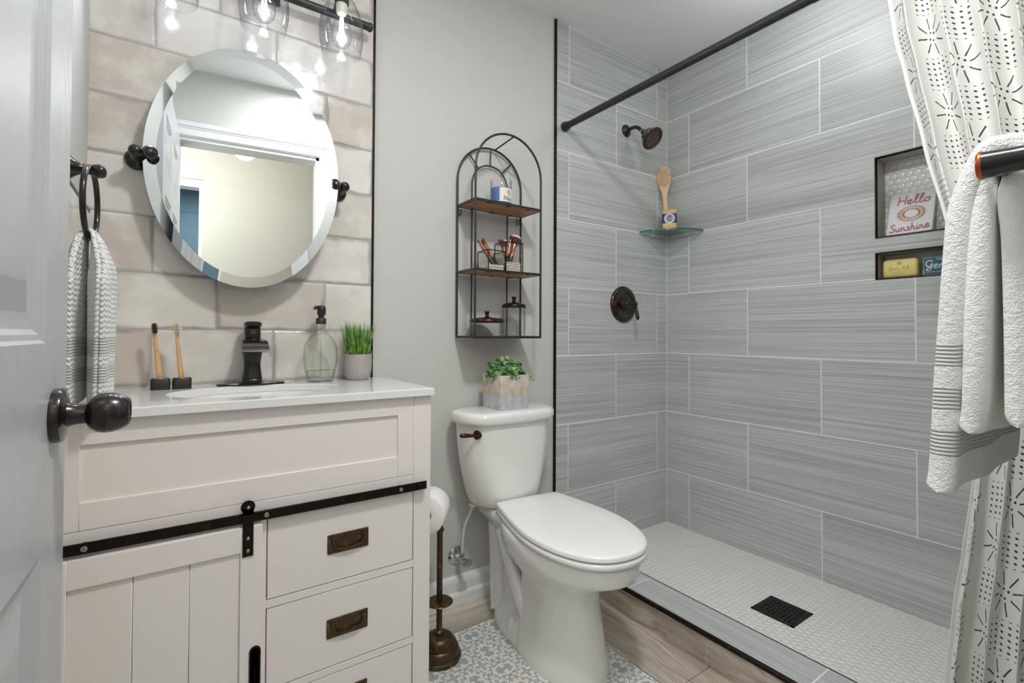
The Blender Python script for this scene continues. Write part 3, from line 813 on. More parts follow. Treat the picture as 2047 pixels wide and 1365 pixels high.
rg += [sq(FX, FY, 0.0285, Z+0.107), sq(FX, FY, 0.0285, Z+0.124), sq(FX, FY, 0.024, Z+0.127)]
b.loft(rg); b.build('body', BRONZE, fc, smooth=50)
b = MB()   # broad curved spout
prof = [(0.0, 0.121), (-0.03, 0.124), (-0.055, 0.122), (-0.072, 0.114), (-0.083, 0.101), (-0.088, 0.092)]
top = [(FX, FY+y, Z+z) for y, z in prof]
rings = []
for i, (y, z) in enumerate(prof):
    hw = 0.0285 + 0.006*i/5; th = 0.012 - 0.0016*i
    a = prof[max(0, i-1)]; c = prof[min(5, i+1)]; d = Vector((c[0]-a[0], c[1]-a[1])).normalized(); nrm = (d.y, -d.x)
    lo = (y+nrm[0]*th, z+nrm[1]*th) if nrm[1] < 0 else (y-nrm[0]*th, z-nrm[1]*th)
    rings.append([(FX-hw, FY+y, Z+z), (FX+hw, FY+y, Z+z), (FX+hw, FY+lo[0], Z+lo[1]), (FX-hw, FY+lo[0], Z+lo[1])])
b.loft(rings); b.build('spout', BRONZE, fc, smooth=50)
b = MB()
b.loft([sq(FX, FY, 0.0205, Z+0.126), sq(FX, FY, 0.0215, Z+0.130), sq(FX, FY, 0.0210, Z+0.158), sq(FX, FY, 0.020, Z+0.160)])
b.loft([sq(FX, FY-0.004, 0.0215, Z+0.160, hy=0.030), sq(FX, FY-0.006, 0.0225, Z+0.165, hy=0.034), sq(FX, FY-0.006, 0.0225, Z+0.172, hy=0.034), sq(FX, FY-0.004, 0.018, Z+0.176, hy=0.028)])
b.build('lever_handle', BRONZE, fc, smooth=50)
RED = plain('red_mark', (200, 24, 40), 0.3); BLUEM = plain('blue_mark', (40, 80, 170), 0.3)
b = MB(); b.ball((FX-0.0025, FY-0.0212, Z+0.145), (0.0028, 0.0009, 0.0042), 12, 8); b.ball((FX+0.0028, FY-0.0212, Z+0.145), (0.0026, 0.0009, 0.0042), 12, 8, mi=1)
b.build('hot_cold_mark', [RED, BLUEM], fc)

# ------------------------------------------------------------------ toothbrushes in holders
def holder(x, label):
    t = thing('toothbrush_holder', label, 'toothbrush holder', (x, -0.072, CTZ), 'toothbrush holders on the vanity top')
    o = rrect(-0.0215, -0.0145, 0.0215, 0.0145, 0.008, 5); i_ = rrect(-0.0190, -0.012, 0.0190, 0.012, 0.006, 5)
    b = MB(); b.loft([[(p[0], p[1], 0) for p in o], [(p[0], p[1], 0.0275) for p in o], [(p[0]*.97, p[1]*.96, 0.0285) for p in o], [(p[0], p[1], 0.0285) for p in i_], [(p[0], p[1], 0.006) for p in i_]])
    b.build('block', MATTEBLACK, t, world=False)
    b = MB(); b.loft([[(p[0]*.985, p[1]*.98, 0.0286) for p in o], [(p[0]*.97, p[1]*.96, 0.0289) for p in o], [(p[0], p[1], 0.0289) for p in i_]], False, False)
    b.build('rim', STEEL, t, world=False)
    return t
holder(-2.1695, 'left black toothbrush holder, carrying the dark-bristled brush')
holder(-2.1225, 'right black toothbrush holder, carrying the white-bristled brush')
def toothbrush(x, label, bm_, tw, lean):
    t = thing('toothbrush', label, 'toothbrush', (x, -0.072, CTZ+0.007), 'bamboo toothbrushes')
    t.rotation_euler = (-0.045, lean, tw)
    b = MB()
    cz = [(0, .0070, .0042), (.03, .0075, .0045), (.06, .0068, .0045), (.085, .0058, .0042), (.105, .0050, .0038), (.122, .0044, .0034), (.135, .0050, .0030), (.145, .0060, .0027), (.160, .0062, .0026), (.167, .0045, .0024), (.1695, .0015, .0012)]
    b.loft([[(a*math.cos(2*PI*k/16), c*math.sin(2*PI*k/16) + 0.004*math.sin(z*22)*0.5, z) for k in range(16)] for z, a, c in cz])
    b.build('handle', BAMBOO, t, smooth=60, world=False)
    b = MB(); r2 = random.Random(3)
    for i in range(5):
        for j in range(9):
            px_, pz = -0.0042+0.0021*i, 0.141+0.003*j
            if abs(px_) > 0.0034 and j in (0, 8): continue
            b.cyl((px_, -0.001, pz), (px_+r2.uniform(-.0006, .0006), -0.0125, pz+r2.uniform(-.0006, .0006)), 0.00115, 0.0010, 6)
    b.build('bristles', bm_, t, world=False)
    b = MB(); b.tube([(-.003, -0.0047, .094), (0, -0.0047, .0985), (.003, -0.0047, .094)], 0.0004, 5, True); b.build('engraving', LEATHERTONE, t, world=False)
    b = MB(); b.tube([(-.003, -0.005, .027), (0, -0.005, .033), (.004, -0.005, .028), (0, -0.005, .024)], 0.0004, 5, True)
    b.build('engraving', LEATHERTONE, t, world=False)
toothbrush(-2.168, 'bamboo toothbrush with dark bristles leaning in the left holder', BRISTLE_D, 0.25, -0.10)
toothbrush(-2.120, 'bamboo toothbrush with white bristles leaning in the right holder', BRISTLE_W, 0.75, -0.11)

# ------------------------------------------------------------------ soap dispenser
SPX, SPY = -1.7665, -0.066
sd_ = thing('soap_dispenser', 'clear round-shouldered glass soap bottle with a black pump', 'soap dispenser', (SPX, SPY, CTZ))
prof = [(0.036, 0.000), (0.038, 0.003), (0.040, 0.012), (0.0455, 0.035), (0.0495, 0.062), (0.0505, 0.085), (0.0485, 0.105), (0.0425, 0.124), (0.0325, 0.138), (0.021, 0.146), (0.0165, 0.150), (0.0165, 0.153), (0.0148, 0.156), (0.0140, 0.166), (0.0140, 0.180)]
def oval(r, z): 
    k = 0.62 if z < 0.138 else 0.62 + 0.38*min(1, (z-0.138)/0.012)
    return [(SPX+r*math.cos(2*PI*i/36), SPY+r*k*math.sin(2*PI*i/36), CTZ+z) for i in range(36)]
b = MB(); b.loft([oval(r, z) for r, z in prof], True, False)
b.tube(bez([(SPX+0.014, SPY, CTZ+0.173), (SPX+0.022, SPY, CTZ+0.174), (SPX+0.026, SPY, CTZ+0.168), (SPX+0.023, SPY, CTZ+0.161), (SPX+0.0165, SPY, CTZ+0.155)], 5), 0.0022, 8)
b.build('bottle', GLASS_BOTTLE, sd_, smooth=60)
b = MB(); b.loft([oval(r*0.93, z) for r, z in prof[1:4]] , True, True); b.build('bottle_base', GLASS_BOTTLE, sd_, smooth=60)
b = MB(); b.cyl((SPX, SPY, CTZ+0.008), (SPX, SPY, CTZ+0.185), 0.0032, n=12)
b.build('dip_tube', glass('dip_tube_plastic', (0.88, 0.89, 0.90), 1.35, 0.3), sd_)
b = MB(); b.lathe([(0.0155, 0.178), (0.0155, 0.1935), (0.0145, 0.195), (0.009, 0.196), (0.009, 0.212)], 28, mat4((SPX, SPY, CTZ))); b.build('collar', MATTEBLACK, sd_)
b = MB(); b.lathe([(0.0105, 0.206), (0.0125, 0.208), (0.0128, 0.226), (0.0115, 0.233), (0.006, 0.2355)], 28, mat4((SPX+0.001, SPY, CTZ)))
b.tube(bez([(SPX, SPY, CTZ+0.229), (SPX-0.012, SPY-0.004, CTZ+0.2295), (SPX-0.019, SPY-0.007, CTZ+0.227), (SPX-0.0225, SPY-0.008, CTZ+0.2225)], 4), [0.0052]*9+[0.0042]*4, 10)
b.build('pump_head', MATTEBLACK, sd_, smooth=60)

# ------------------------------------------------------------------ potted grass on the vanity
GX, GY = -1.6505, -0.066
pg = thing('potted_grass', 'artificial green grass in a round grey pot on the vanity', 'plant', (GX, GY, CTZ))
pm = Mat('woven_grey_ceramic', srgb(168, 160, 155), 0.75)
x, y, z = pm.coords()
wv = (z*1900.0).sin()*0.5 + ((y.atan2(x))*150.0).sin()*0.5
pm.color(pm.mix((wv + pm.noise(pm.vec(x, y, z), 160, 3)*1.2).smooth(-0.6, 1.3), srgb(142, 134, 129), srgb(186, 179, 174))); pm.bump(wv, 0.0005, 0.7)
b = MB(); b.lathe([(0.030, 0), (0.0335, 0.003), (0.039, 0.014), (0.0425, 0.032), (0.0435, 0.058), (0.0425, 0.082), (0.0405, 0.083), (0.0395, 0.076), (0.01, 0.074)], 40, mat4((GX, GY, CTZ)))
b.build('pot', pm, pg, smooth=50)
def leafmat(name, c0, c1, sc_=40):
    m = Mat(name, srgb(*c0), 0.5); x, y, z = m.coords()
    m.color(m.mix(m.noise(m.vec(x, y, z), sc_, 2).smooth(0.35, 0.65), srgb(*c0), srgb(*c1))); return m.m
GRASS = leafmat('grass_green', (52, 104, 34), (124, 168, 70), 60)
b = MB(); r2 = random.Random(11)
def blade(b, base, tip, wd, bend, n=6):
    d = Vector(tip)-Vector(base); side = Vector((-d.y, d.x, 0)); side = (side.normalized() if side.length > 1e-5 else Vector((1, 0, 0)))
    if r2.random() < 0.8: side = (side + Vector((r2.uniform(-1, 1), r2.uniform(-1, 1), 0))).normalized()
    vs = []
    for k in range(n+1):
        t = k/n; p = Vector(base) + d*t + Vector((d.x, d.y, 0))*bend*(t*t-t)
        wk = wd*(1-t**2.2)*0.5 + 0.0001; vs += [p-side*wk, p+side*wk]
    b.add(vs, [(2*k, 2*k+1, 2*k+3, 2*k+2) for k in range(n)])
for i in range(190):
    a = r2.uniform(0, 2*PI); q = 0.034*math.sqrt(r2.random()); h = r2.uniform(0.075, 0.122)
    sp = q*r2.uniform(0.35, 0.75) + r2.uniform(0, 0.006)
    bx, by = GX+q*math.cos(a), GY+q*math.sin(a)
    blade(b, (bx, by, CTZ+0.072), (bx+sp*math.cos(a), min(by+sp*math.sin(a), -0.008), CTZ+0.072+h), r2.uniform(0.0035, 0.0058), 0.6)
for i in range(90):
    a = r2.uniform(0, 2*PI); q = r2.uniform(0.025, 0.036); L = r2.uniform(0.014, 0.026)
    blade(b, (GX+q*math.cos(a), GY+q*math.sin(a), CTZ+0.074), (GX+(q+L*0.8)*math.cos(a), min(GY+(q+L*0.8)*math.sin(a), -0.008), CTZ+0.078+r2.uniform(0.004, 0.024)), 0.0045, 0.5, 4)
b.build('grass_blades', GRASS, pg, smooth=60)

# ------------------------------------------------------------------ pivot mirror
MX, MY, MZ, MA, MBv = -1.9665, -0.082, 1.4875, 0.2445, 0.3385
mi_ = thing('mirror', 'oval mirror hanging between two dark pivot mounts on the tiled wall', 'mirror', (MX, -0.004, MZ))
b = MB()
def el(k, y): return [(MX+(MA-k)*math.cos(2*PI*i/96), y, MZ+(MBv-k)*math.sin(2*PI*i/96)) for i in range(96)]
b.loft([el(0, MY+0.004), el(0, MY), el(0.0285, MY-0.0016)], True, True); mg_ = b.build('mirror_glass', MIRROR, mi_, smooth=1); mg_.rotation_euler = (0, 0, -math.radians(3.3))
b = MB(); b.loft([el(0.001, MY+0.0042), el(0.001, MY+0.0055)]); bk_ = b.build('backing', plain('mirror_backing', (70, 70, 72), 0.7), mi_); bk_.rotation_euler = mg_.rotation_euler
for s in (-1, 1):
    p = bpy.data.objects.new('pivot_mount', None); COL.objects.link(p); p.parent = mi_
    bx = MX + s*0.262; p.location = Vector((bx, -0.004, MZ-0.005)) - mi_.location
    R = mat4((bx, -0.004, MZ-0.005), (PI/2, 0, 0))
    b = MB(); b.lathe([(0.028, 0), (0.028, 0.005), (0.0255, 0.008), (0.0265, 0.010), (0.024, 0.014), (0.019, 0.018), (0.013, 0.023), (0.0095, 0.032), (0.0085, 0.05), (0.0095, 0.066)], 36, R); b.build('rosette', BRONZE, p)
    b = MB(); b.ball((bx, MY-0.0045, MZ-0.005), 0.0155, 24, 16); b.build('ball_joint', BRONZE, p)
    kx = bx - s*0.028
    b = MB(); b.tube([(bx, MY-0.006, MZ-0.005), (kx, MY-0.010, MZ-0.005)], 0.006, 12)
    Rk = frame((kx, MY-0.002, MZ-0.005), (-s*0.25, -1, 0))
    b.lathe([(0.006, 0.0), (0.009, 0.006), (0.0165, 0.009), (0.0172, 0.012), (0.0160, 0.0145), (0.013, 0.0150), (0.0115, 0.0140), (0.003, 0.0175)], 32, Rk)
    b.build('clamp_knob', BRONZE, p)

# ------------------------------------------------------------------ vanity light with three glass shades
LX, LZ = -1.945, 2.045
vl = thing('vanity_light', 'black vanity light with three seeded glass shades above the mirror', 'light fixture', (LX, -0.004, LZ))
b = MB(); b.box(LX-0.06, -0.022, LZ-0.02, LX+0.06, -0.004, LZ+0.10, 0.006); b.build('wall_plate', BLACKMETAL, vl)
b = MB(); b.tube([(LX-0.325, -0.052, LZ-0.005), (LX+0.325, -0.052, LZ-0.005)], 0.0125, 18); b.build('bar', BLACKMETAL, vl, smooth=60)
for s in (-1, 1):
    b = MB(); b.cyl((LX+s*0.04, -0.02, LZ-0.005), (LX+s*0.04, -0.05, LZ-0.005), 0.010); b.build('standoff', BLACKMETAL, vl)
    b = MB(); b.lathe([(0.0125, 0), (0.0145, 0.003), (0.0145, 0.010), (0.010, 0.014), (0.004, 0.016)], 20, frame((LX+s*0.322, -0.052, LZ-0.005), (s, 0, 0))); b.build('finial', BLACKMETAL, vl)
for i in range(3):
    gx, gy = LX + (i-1)*0.2135, -0.132
    gt = 2.052
    b = MB(); b.tube(bez([(gx, -0.052, LZ), (gx, -0.085, LZ+0.022), (gx, -0.118, LZ+0.036), (gx, gy, LZ+0.026)], 6), 0.0065, 12)
    b.lathe([(0.010, 0.026), (0.019, 0.022), (0.021, 0.016), (0.021, -0.016), (0.019, -0.018)], 28, mat4((gx, gy, LZ)))
    b.build('socket_arm', BLACKMETAL, vl, smooth=60)
    b = MB()
    prof = [(0.0225, 2.044), (0.030, 2.041), (0.041, 2.028), (0.053, 2.003), (0.0615, 1.972), (0.0645, 1.944), (0.0635, 1.915), (0.0590, 1.888), (0.0565, 1.876), (0.0572, 1.8745), (0.0580, 1.876)]
    b.lathe(prof, 48, mat4((gx, gy, 0)), cap0=False, cap1=False)
    g = b.build('glass_shade', GLASS_GLOBE, vl, smooth=60)
    b = MB(); r3 = random.Random(20+i)          # seeds trapped in the glass
    for k in range(70):
        t = r3.random()*9; j = int(t); f = t-j; r_ = prof[j][0]*(1-f)+prof[min(j+1, 9)][0]*f - 0.0006; z_ = prof[j][1]*(1-f)+prof[min(j+1, 9)][1]*f
        a = r3.uniform(0, 2*PI); b.ball((gx+r_*math.cos(a), gy+r_*math.sin(a), z_), (0.0008, 0.0008, 0.0011), 6, 4)
    o = b.build('glass_seeds', GLASS_BULB, g); o['kind'] = 'stuff'
    bu = bpy.data.objects.new('bulb', None); COL.objects.link(bu); bu.parent = vl; bu.location = Vector((gx, gy, 2.0)) - vl.location
    b = MB(); b.lathe([(0.0165, 2.030), (0.0165, 2.004), (0.0145, 1.998), (0.012, 1.996)], 24, mat4((gx, gy, 0))); b.build('bulb_base', BULBBASE, bu)
    b = MB(); b.lathe([(0.013, 1.997), (0.016, 1.985), (0.024, 1.965), (0.0295, 1.945), (0.030, 1.928), (0.026, 1.910), (0.016, 1.898), (0.002, 1.894)], 32, mat4((gx, gy, 0)), cap0=False); b.build('bulb_glass', GLASS_BULB, bu, smooth=60)
    b = MB()
    for k in range(4):
        a = PI/4 + k*PI/2; b.tube([(gx+0.004*math.cos(a), gy+0.004*math.sin(a), 1.986), (gx+0.0075*math.cos(a), gy+0.0075*math.sin(a), 1.918)], 0.0019, 8)
    b.build('filament', FILAMENT, bu)
    lamp('vanity_bulb_light', 'POINT', (gx, gy, 1.946), 0.15, (0.90, 0.94, 1.0), 0.018)
    lamp('vanity_bulb_beam', 'AREA', (gx, gy-0.002, 1.944), 2.0, (0.92, 0.95, 1.0), 0.05, (-(PI/2-0.30), 0, 0))

# ------------------------------------------------------------------ towel ring on the left wall
TRY, TRZ = -0.365, 1.345
tr = thing('towel_ring', 'black towel ring on the left wall beside the mirror', 'towel ring', (XL, TRY, TRZ))
X = mat4((XL, TRY, TRZ), (0, PI/2, 0))
b = MB(); b.lathe([(0.029, 0), (0.029, 0.006), (0.026, 0.012), (0.018, 0.020), (0.0125, 0.028), (0.0105, 0.034)], 36, X); b.build('wall_mount', BRONZE, tr)
b = MB(); b.lathe([(0.0108, 0.0335), (0.0118, 0.0345), (0.0118, 0.0365), (0.0108, 0.0375)], 32, X); b.build('copper_band', COPPER, tr)
b = MB(); b.lathe([(0.0100, 0.037), (0.0098, 0.044), (0.0115, 0.050), (0.0138, 0.057), (0.0135, 0.064), (0.010, 0.069), (0.004, 0.071)], 28, X); b.build('post', BRONZE, tr)
RX, RR = XL+0.046, 0.071
b = MB(); b.tube([(RX+0.004*math.sin(2*PI*i/48), TRY+RR*math.sin(2*PI*i/48), TRZ+0.004-RR+RR*math.cos(2*PI*i/48)) for i in range(48)], 0.0052, 10, True); b.build('ring', BRONZE, tr, smooth=60)

# folded towel sheets -------------------------------------------------
def towel_sheet(b, prof, thick=0.006):
    """prof(s, t) -> point of the mid surface; a soft-edged slab around it"""
    ends = [0, .002, .006, .012, .02, .03]
    S = ends + [.05 + .9*i/20 for i in range(21)] + [1-v for v in ends[::-1]]
    T = ends[:] + [.045 + .91*i/40 for i in range(41)] + [1-v for v in ends[::-1]]
    NS, NT = len(S), len(T)
    def k(v):
        d = min(v, 1-v)/0.032
        return math.sqrt(max(0.0, 1-(1-min(1, d))**2))
    P = [[Vector(prof(s_, t_)) for t_ in T] for s_ in S]
    Nn = [[None]*NT for _ in range(NS)]
    for i in range(NS):
        for j in range(NT):
            a = P[min(NS-1, i+1)][j]-P[max(0, i-1)][j]; c = P[i][min(NT-1, j+1)]-P[i][max(0, j-1)]
            n = a.cross(c); Nn[i][j] = n.normalized() if n.length > 1e-9 else Vector((1, 0, 0))
    hw = lambda i, j: thick/2*max(0.04, k(S[i])*k(T[j]))
    vs = [P[i][j] + Nn[i][j]*hw(i, j) for i in range(NS) for j in range(NT)] + [P[i][j] - Nn[i][j]*hw(i, j) for i in range(NS) for j in range(NT)]
    o = NS*NT; fs = []
    for i in range(NS-1):
        for j in range(NT-1):
            a = i*NT+j; fs.append((a, a+1, a+NT+1, a+NT)); fs.append((o+a, o+a+NT, o+a+NT+1, o+a+1))
    for i in range(NS-1):
        for j in (0, NT-1): a = i*NT+j; fs.append((a, a+NT, o+a+NT, o+a))
    for j in range(NT-1):
        for i in (0, NS-1): a = i*NT+j; fs.append((a, o+a, o+a+1, a+1))
    b.add(vs, fs)
HT = terry('hand_towel_white', (226, 227, 225), 620, 0.0022, stripes=[(0.085, 0.118), (0.034, 0.064)], rib=(620.0, 0.010))
ht = thing('hand_towel', 'white hand towel with grey stripes hanging from the black ring on the left wall', 'towel', (RX, TRY, 0.89))
ringbot = TRZ+0.004-2*RR
def drape(side, off, ph):
    # one hanging leaf gathered through the ring: narrow on top, spreading downwards
    def f(s, t):
        zt, zb = ringbot+0.012, 0.882 + 0.004*math.sin(s*9+ph)
        z = zt + (zb-zt)*t
        wd = 0.030 + 0.066*min(1, t*3.2)**0.7
        y = TRY + (s-0.5)*2*wd
        g = 0.010*math.sin(s*2*PI*1.5+ph)*(1-0.35*t)
        x = RX + side*(0.006 + off*min(1, t*5)**0.6) + g*min(1, t*4)
        arch = max(0, 1-t*12); z += 0.006*arch*0
        return (x, y, z)
    return f
b = MB(); towel_sheet(b, drape(1, 0.020, 0.3), 0.010); towel_sheet(b, drape(1, 0.008, 1.6), 0.008)
towel_sheet(b, drape(-1, 0.016, 2.2), 0.009); towel_sheet(b, drape(-1, 0.006, 3.4), 0.007)
b.box(RX-0.010, TRY-0.032, ringbot+0.004, RX+0.010, TRY+0.032, ringbot+0.018, 0.007)
b.build('towel_cloth', HT, ht, smooth=75)

# ------------------------------------------------------------------ arched wire shelf
HX0, HX1, HY0, HY1, HZ = -1.2575, -0.9595, -0.006, -0.140, 1.008
HCX, HR = (HX0+HX1)/2, (HX1-HX0)/2
ws = thing('wall_shelf', 'black wire wall shelf with an arched top and wooden boards above the toilet', 'shelf', (HCX, 0.0, HZ))
def arch(y, x0, x1, zb, zs, n=20):
    r = (x1-x0)/2; c = (x0+x1)/2
    return [(x0, y, zb), (x0, y, zs)] + [(c-r*math.cos(PI*i/n), y, zs+r*math.sin(PI*i/n)) for i in range(1, n)] + [(x1, y, zs), (x1, y, zb)]
ZS = 1.622; wr = 0.0042
b = MB(); b.tube(arch(HY1, HX0, HX1, HZ, ZS), wr, 8); b.tube([(HX0, HY1, HZ), (HX1, HY1, HZ)], wr, 8); b.build('front_arch', BLACKMETAL, ws, smooth=50)
b = MB(); b.tube(arch(HY0, HX0, HX1, HZ, ZS-0.012), wr, 8); b.tube([(HX0, HY0, HZ), (HX1, HY0, HZ)], wr, 8)
b.build('back_arch', BLACKMETAL, ws, smooth=50)
ix0, ix1 = HX0+0.064, HX1-0.068
b = MB(); b.tube(arch(HY0, ix0, ix1, HZ, ZS-0.015), 0.0030, 8)
zc = ZS-0.013
for a in (48, 90, 132):
    ca, sa = math.cos(math.radians(a)), math.sin(math.radians(a)); ri = (ix1-ix0)/2
    b.tube([((ix0+ix1)/2+ri*ca, HY0, zc+ri*sa), (HCX+HR*ca, HY0, zc+HR*sa)], 0.0028, 8)
b.build('back_rays', BLACKMETAL, ws, smooth=50)
b = MB(); b.tube([(HCX+0.02, HY1, ZS+HR-0.0015), (HCX+0.018, HY0, ZS+HR-0.0135)], 0.0030, 8)
b.build('top_crossbar', BLACKMETAL, ws, smooth=50)
for z in (1.2525, 1.5055, HZ):
    b = MB()
    for y in (HY0, HY1): b.box(HX0, y-0.003, z-0.003, HX1, y+0.003, z+0.0055)
    for x in (HX0, HX1): b.box(x-0.003, HY1, z-0.003, x+0.003, HY0, z+0.0055)
    for k in range(3):
        xx = HX0+0.06+0.09*k; b.box(xx-0.006, HY1, z-0.0045, xx+0.006, HY1+0.014, z-0.0025); b.box(xx-0.006, HY0-0.014, z-0.0045, xx+0.006, HY0, z-0.0025)
    b.build('board_frame', BLACKMETAL, ws)
    b = MB(); b.box(HX0+0.003, HY1+0.003, z-0.0025, HX1-0.003, HY0-0.003, z+0.005); b.build('board', WOODBOARD, ws)
for x in (HX0+0.011, HX1-0.013):
    b = MB(); b.tube([(x-0.006, -0.0045, 1.4985), (x-0.005, -0.0045, 1.478), (x, -0.0045, 1.4725), (x+0.005, -0.0045, 1.478), (x+0.006, -0.0045, 1.4985)], 0.0022, 8)
    b.build('hanging_loop', BLACKMETAL, ws)
B1, B2, B0 = 1.5111, 1.2581, 1.0136
# candle
CAX, CAY = -1.105, -0.076
cd = thing('candle_jar', 'blue candle in a labelled glass jar on the top shelf board', 'candle', (CAX, CAY, B1))
b = MB(); b.lathe([(0.001, 0.0), (0.040, 0.0), (0.042, 0.003), (0.042, 0.103), (0.0412, 0.1045), (0.0404, 0.103), (0.0404, 0.012)], 40, mat4((CAX, CAY, B1)), cap1=False); b.build('jar_glass', GLASS, cd)
wax = Mat('blue_candle_wax', srgb(72, 112, 182), 0.45).m
b = MB(); b.lathe([(0.0395, 0.006), (0.0395, 0.070), (0.037, 0.0705), (0.001, 0.069)], 36, mat4((CAX, CAY, B1))); b.build('wax', wax, cd)
b = MB(); b.cyl((CAX, CAY, B1+0.068), (CAX, CAY, B1+0.082), 0.0010, n=6); b.build('wick', NEAR_BLACK, cd)
LAB = plain('cream_paper_label', (226, 221, 210), 0.6); INK = plain('navy_ink', (52, 62, 92), 0.6)
def cyl_pt(a, z, r=0.0426): return (CAX+r*math.cos(a), CAY+r*math.sin(a), B1+z)
A0 = math.atan2(-1.57, -1.04) + 0.62
b = MB()
N = 16; vs = [cyl_pt(A0-0.75+1.5*i/N, z, 0.0424) for i in range(N+1) for z in (0.013, 0.066)]
b.add(vs, [(2*i, 2*i+2, 2*i+3, 2*i+1) for i in range(N)])
b.build('label', LAB, cd)
b = MB()
def lab_stroke(pts, r=0.0007): b.tube([cyl_pt(A0+u/0.0426, z, 0.0428) for u, z in bez([(p[0], p[1], 0) for p in pts], 5) for u, z in [(u, z)]] if False else [cyl_pt(A0+v.x/0.0426, v.y, 0.0428) for v in bez([(p[0], p[1], 0) for p in pts], 5)], r, 6)
lab_stroke([(-0.002, 0.022), (0.001, 0.031), (0.005, 0.040), (0.006, 0.046)])
lab_stroke([(0.006, 0.046), (0.001, 0.049), (-0.003, 0.053)]); lab_stroke([(0.006, 0.046), (0.011, 0.042), (0.013, 0.039)])
lab_stroke([(0.006, 0.046), (0.010, 0.051), (0.008, 0.056), (0.004, 0.056), (0.004, 0.050), (0.006, 0.046)])
for k in range(3): lab_stroke([(-0.017, 0.0275-0.004*k), (-0.008, 0.030-0.004*k), (0.002, 0.0275-0.004*k), (0.011, 0.0265-0.004*k), (0.018, 0.024-0.003*k)])
lab_stroke([(-0.015, 0.028), (-0.013, 0.036), (-0.011, 0.029)])
b.build('label_drawing', INK, cd)
# brush box with pearls -----------------------------------------------
q = 0.0775; by0, by1 = -0.124, -0.0465
bx = [-1.1905, -1.1130, -1.0350]
bh = thing('brush_holder', 'two-step glass box with dark wire edges on the middle board of the wire shelf', 'brush holder', (bx[1], (by0+by1)/2, B2))
def wirebox(x0, x1, h):
    b = MB(); e = 0.0014
    for x in (x0, x1):
        for y in (by0, by1): b.box(x-e, y-e, B2, x+e, y+e, B2+h)
    for z in (B2+e, B2+h):
        for y in (by0, by1): b.box(x0, y-e, z-e, x1, y+e, z+e)
        for x in (x0, x1): b.box(x-e, by0, z-e, x+e, by1, z+e)
    b.build('wire_frame', REDBRONZE, bh)
    for pts in (((x0, by0), (x1, by0)), ((x0, by1), (x1, by1)), ((x0, by0), (x0, by1)), ((x1, by0), (x1, by1))):
        (a0, c0), (a1, c1) = pts
        b = MB(); b.box(min(a0, a1)-0.0004, min(c0, c1)-0.0004, B2+0.001, max(a0, a1)+0.0004, max(c0, c1)+0.0004, B2+h-0.001); b.build('glass_pane', GLASS, bh)
wirebox(bx[0], bx[1]-0.003, 0.074); wirebox(bx[1], bx[2], 0.112)
PEARL = plain('pearl_bead', (226, 216, 198), 0.2, coat=0.6)
def pearls(x0, x1, h, label, seed):
    b = MB(); r4 = random.Random(seed); d = 0.0062; k = 0; z = d/2
    while z < h:
        o = (k % 2)*d/2
        for i in range(int((x1-x0-0.004)/d)):
            for j in range(int((by1-by0-0.004)/d)):
                if 1 < j < 10 and 0 < i < 10 and z < h-d*1.2: continue
                b.ball((x0+0.0045+o*0.6+i*d+r4.uniform(-.0007, .0007), by0+0.0045+o*0.6+j*d+r4.uniform(-.0007, .0007), B2+0.0006+z+r4.uniform(-.0006, .0006)), d*0.52, 8, 5)
        z += d*0.80; k += 1
    o = b.build('pearl_beads', PEARL, None, smooth=80); tag(o, label, 'beads', None, 'stuff')
pearls(bx[0], bx[1]-0.003, 0.021, 'shallow layer of white pearl beads in the lower, left half of the glass brush box', 5)
pearls(bx[1], bx[2], 0.036, 'deeper heap of white pearl beads in the taller, right half of the glass brush box', 6)
FERR = plain('rose_copper_ferrule', (214, 144, 112), 0.22, metal=0.9); HANDLE = plain('glossy_black_handle', (28, 30, 33), 0.15, coat=0.5)
BR_TOP = Mat('brush_hair', srgb(120, 74, 62), 0.8)
BR_W = plain('brush_hair_tip_pale', (216, 202, 196), 0.85)
BR_D = plain('brush_hair_wine', (92, 46, 44), 0.85)
def mbrush(p0, p1, rf, rt, lh, lf, lb, label, flat=1.0, two=True, slant=0.0):
    """p0 foot, p1 direction point; radii of ferrule and head"""
    t = thing('makeup_brush', label, 'makeup brush', p0, 'makeup brushes in the glass box')
    d = (Vector(p1)-Vector(p0)).normalized(); R = frame(p0, d, (0, 1, 0))
    b = MB(); b.lathe([(rf*0.55, 0), (rf*0.8, lh*0.4), (rf*1.0, lh*0.85), (rf*0.98, lh)], 20, R); b.build('handle', HANDLE, t)
    b = MB(); b.lathe([(rf*1.0, lh), (rf*1.02, lh+0.001), (rf*1.02, lh+lf*0.1), (rf*0.97, lh+lf*0.12), (rf*1.04, lh+lf)], 20, R, sy=1); b.build('ferrule', FERR, t)
    b = MB()
    pr = [(rf*0.98, lh+lf), (rf*1.0+(rt-rf)*0.6, lh+lf+lb*0.4), (rt, lh+lf+lb*0.72), (rt*0.93, lh+lf+lb*0.92), (rt*0.6, lh+lf+lb), (0.0005, lh+lf+lb*1.03)]
    rings = [[(r*math.cos(2*PI*k/20), r*flat*math.sin(2*PI*k/20), z+slant*r*math.cos(2*PI*k/20)*(z-lh-lf)/lb) for k in range(20)] for r, z in pr]
    b.loft(rings[:3], True, False, True, R, 0); b.loft(rings[2:], False, True, True, R, 1 if two else 0)
    b.build('hair', [BR_D, BR_W], t, smooth=70)
zb = B2+0.012
mbrush((-1.130, -0.075, zb), (-1.222, -0.078, zb+0.115), 0.0042, 0.0046, 0.052, 0.070, 0.006, 'thinnest brush of the left box, leaning far left behind the shelf upright', 1, False)
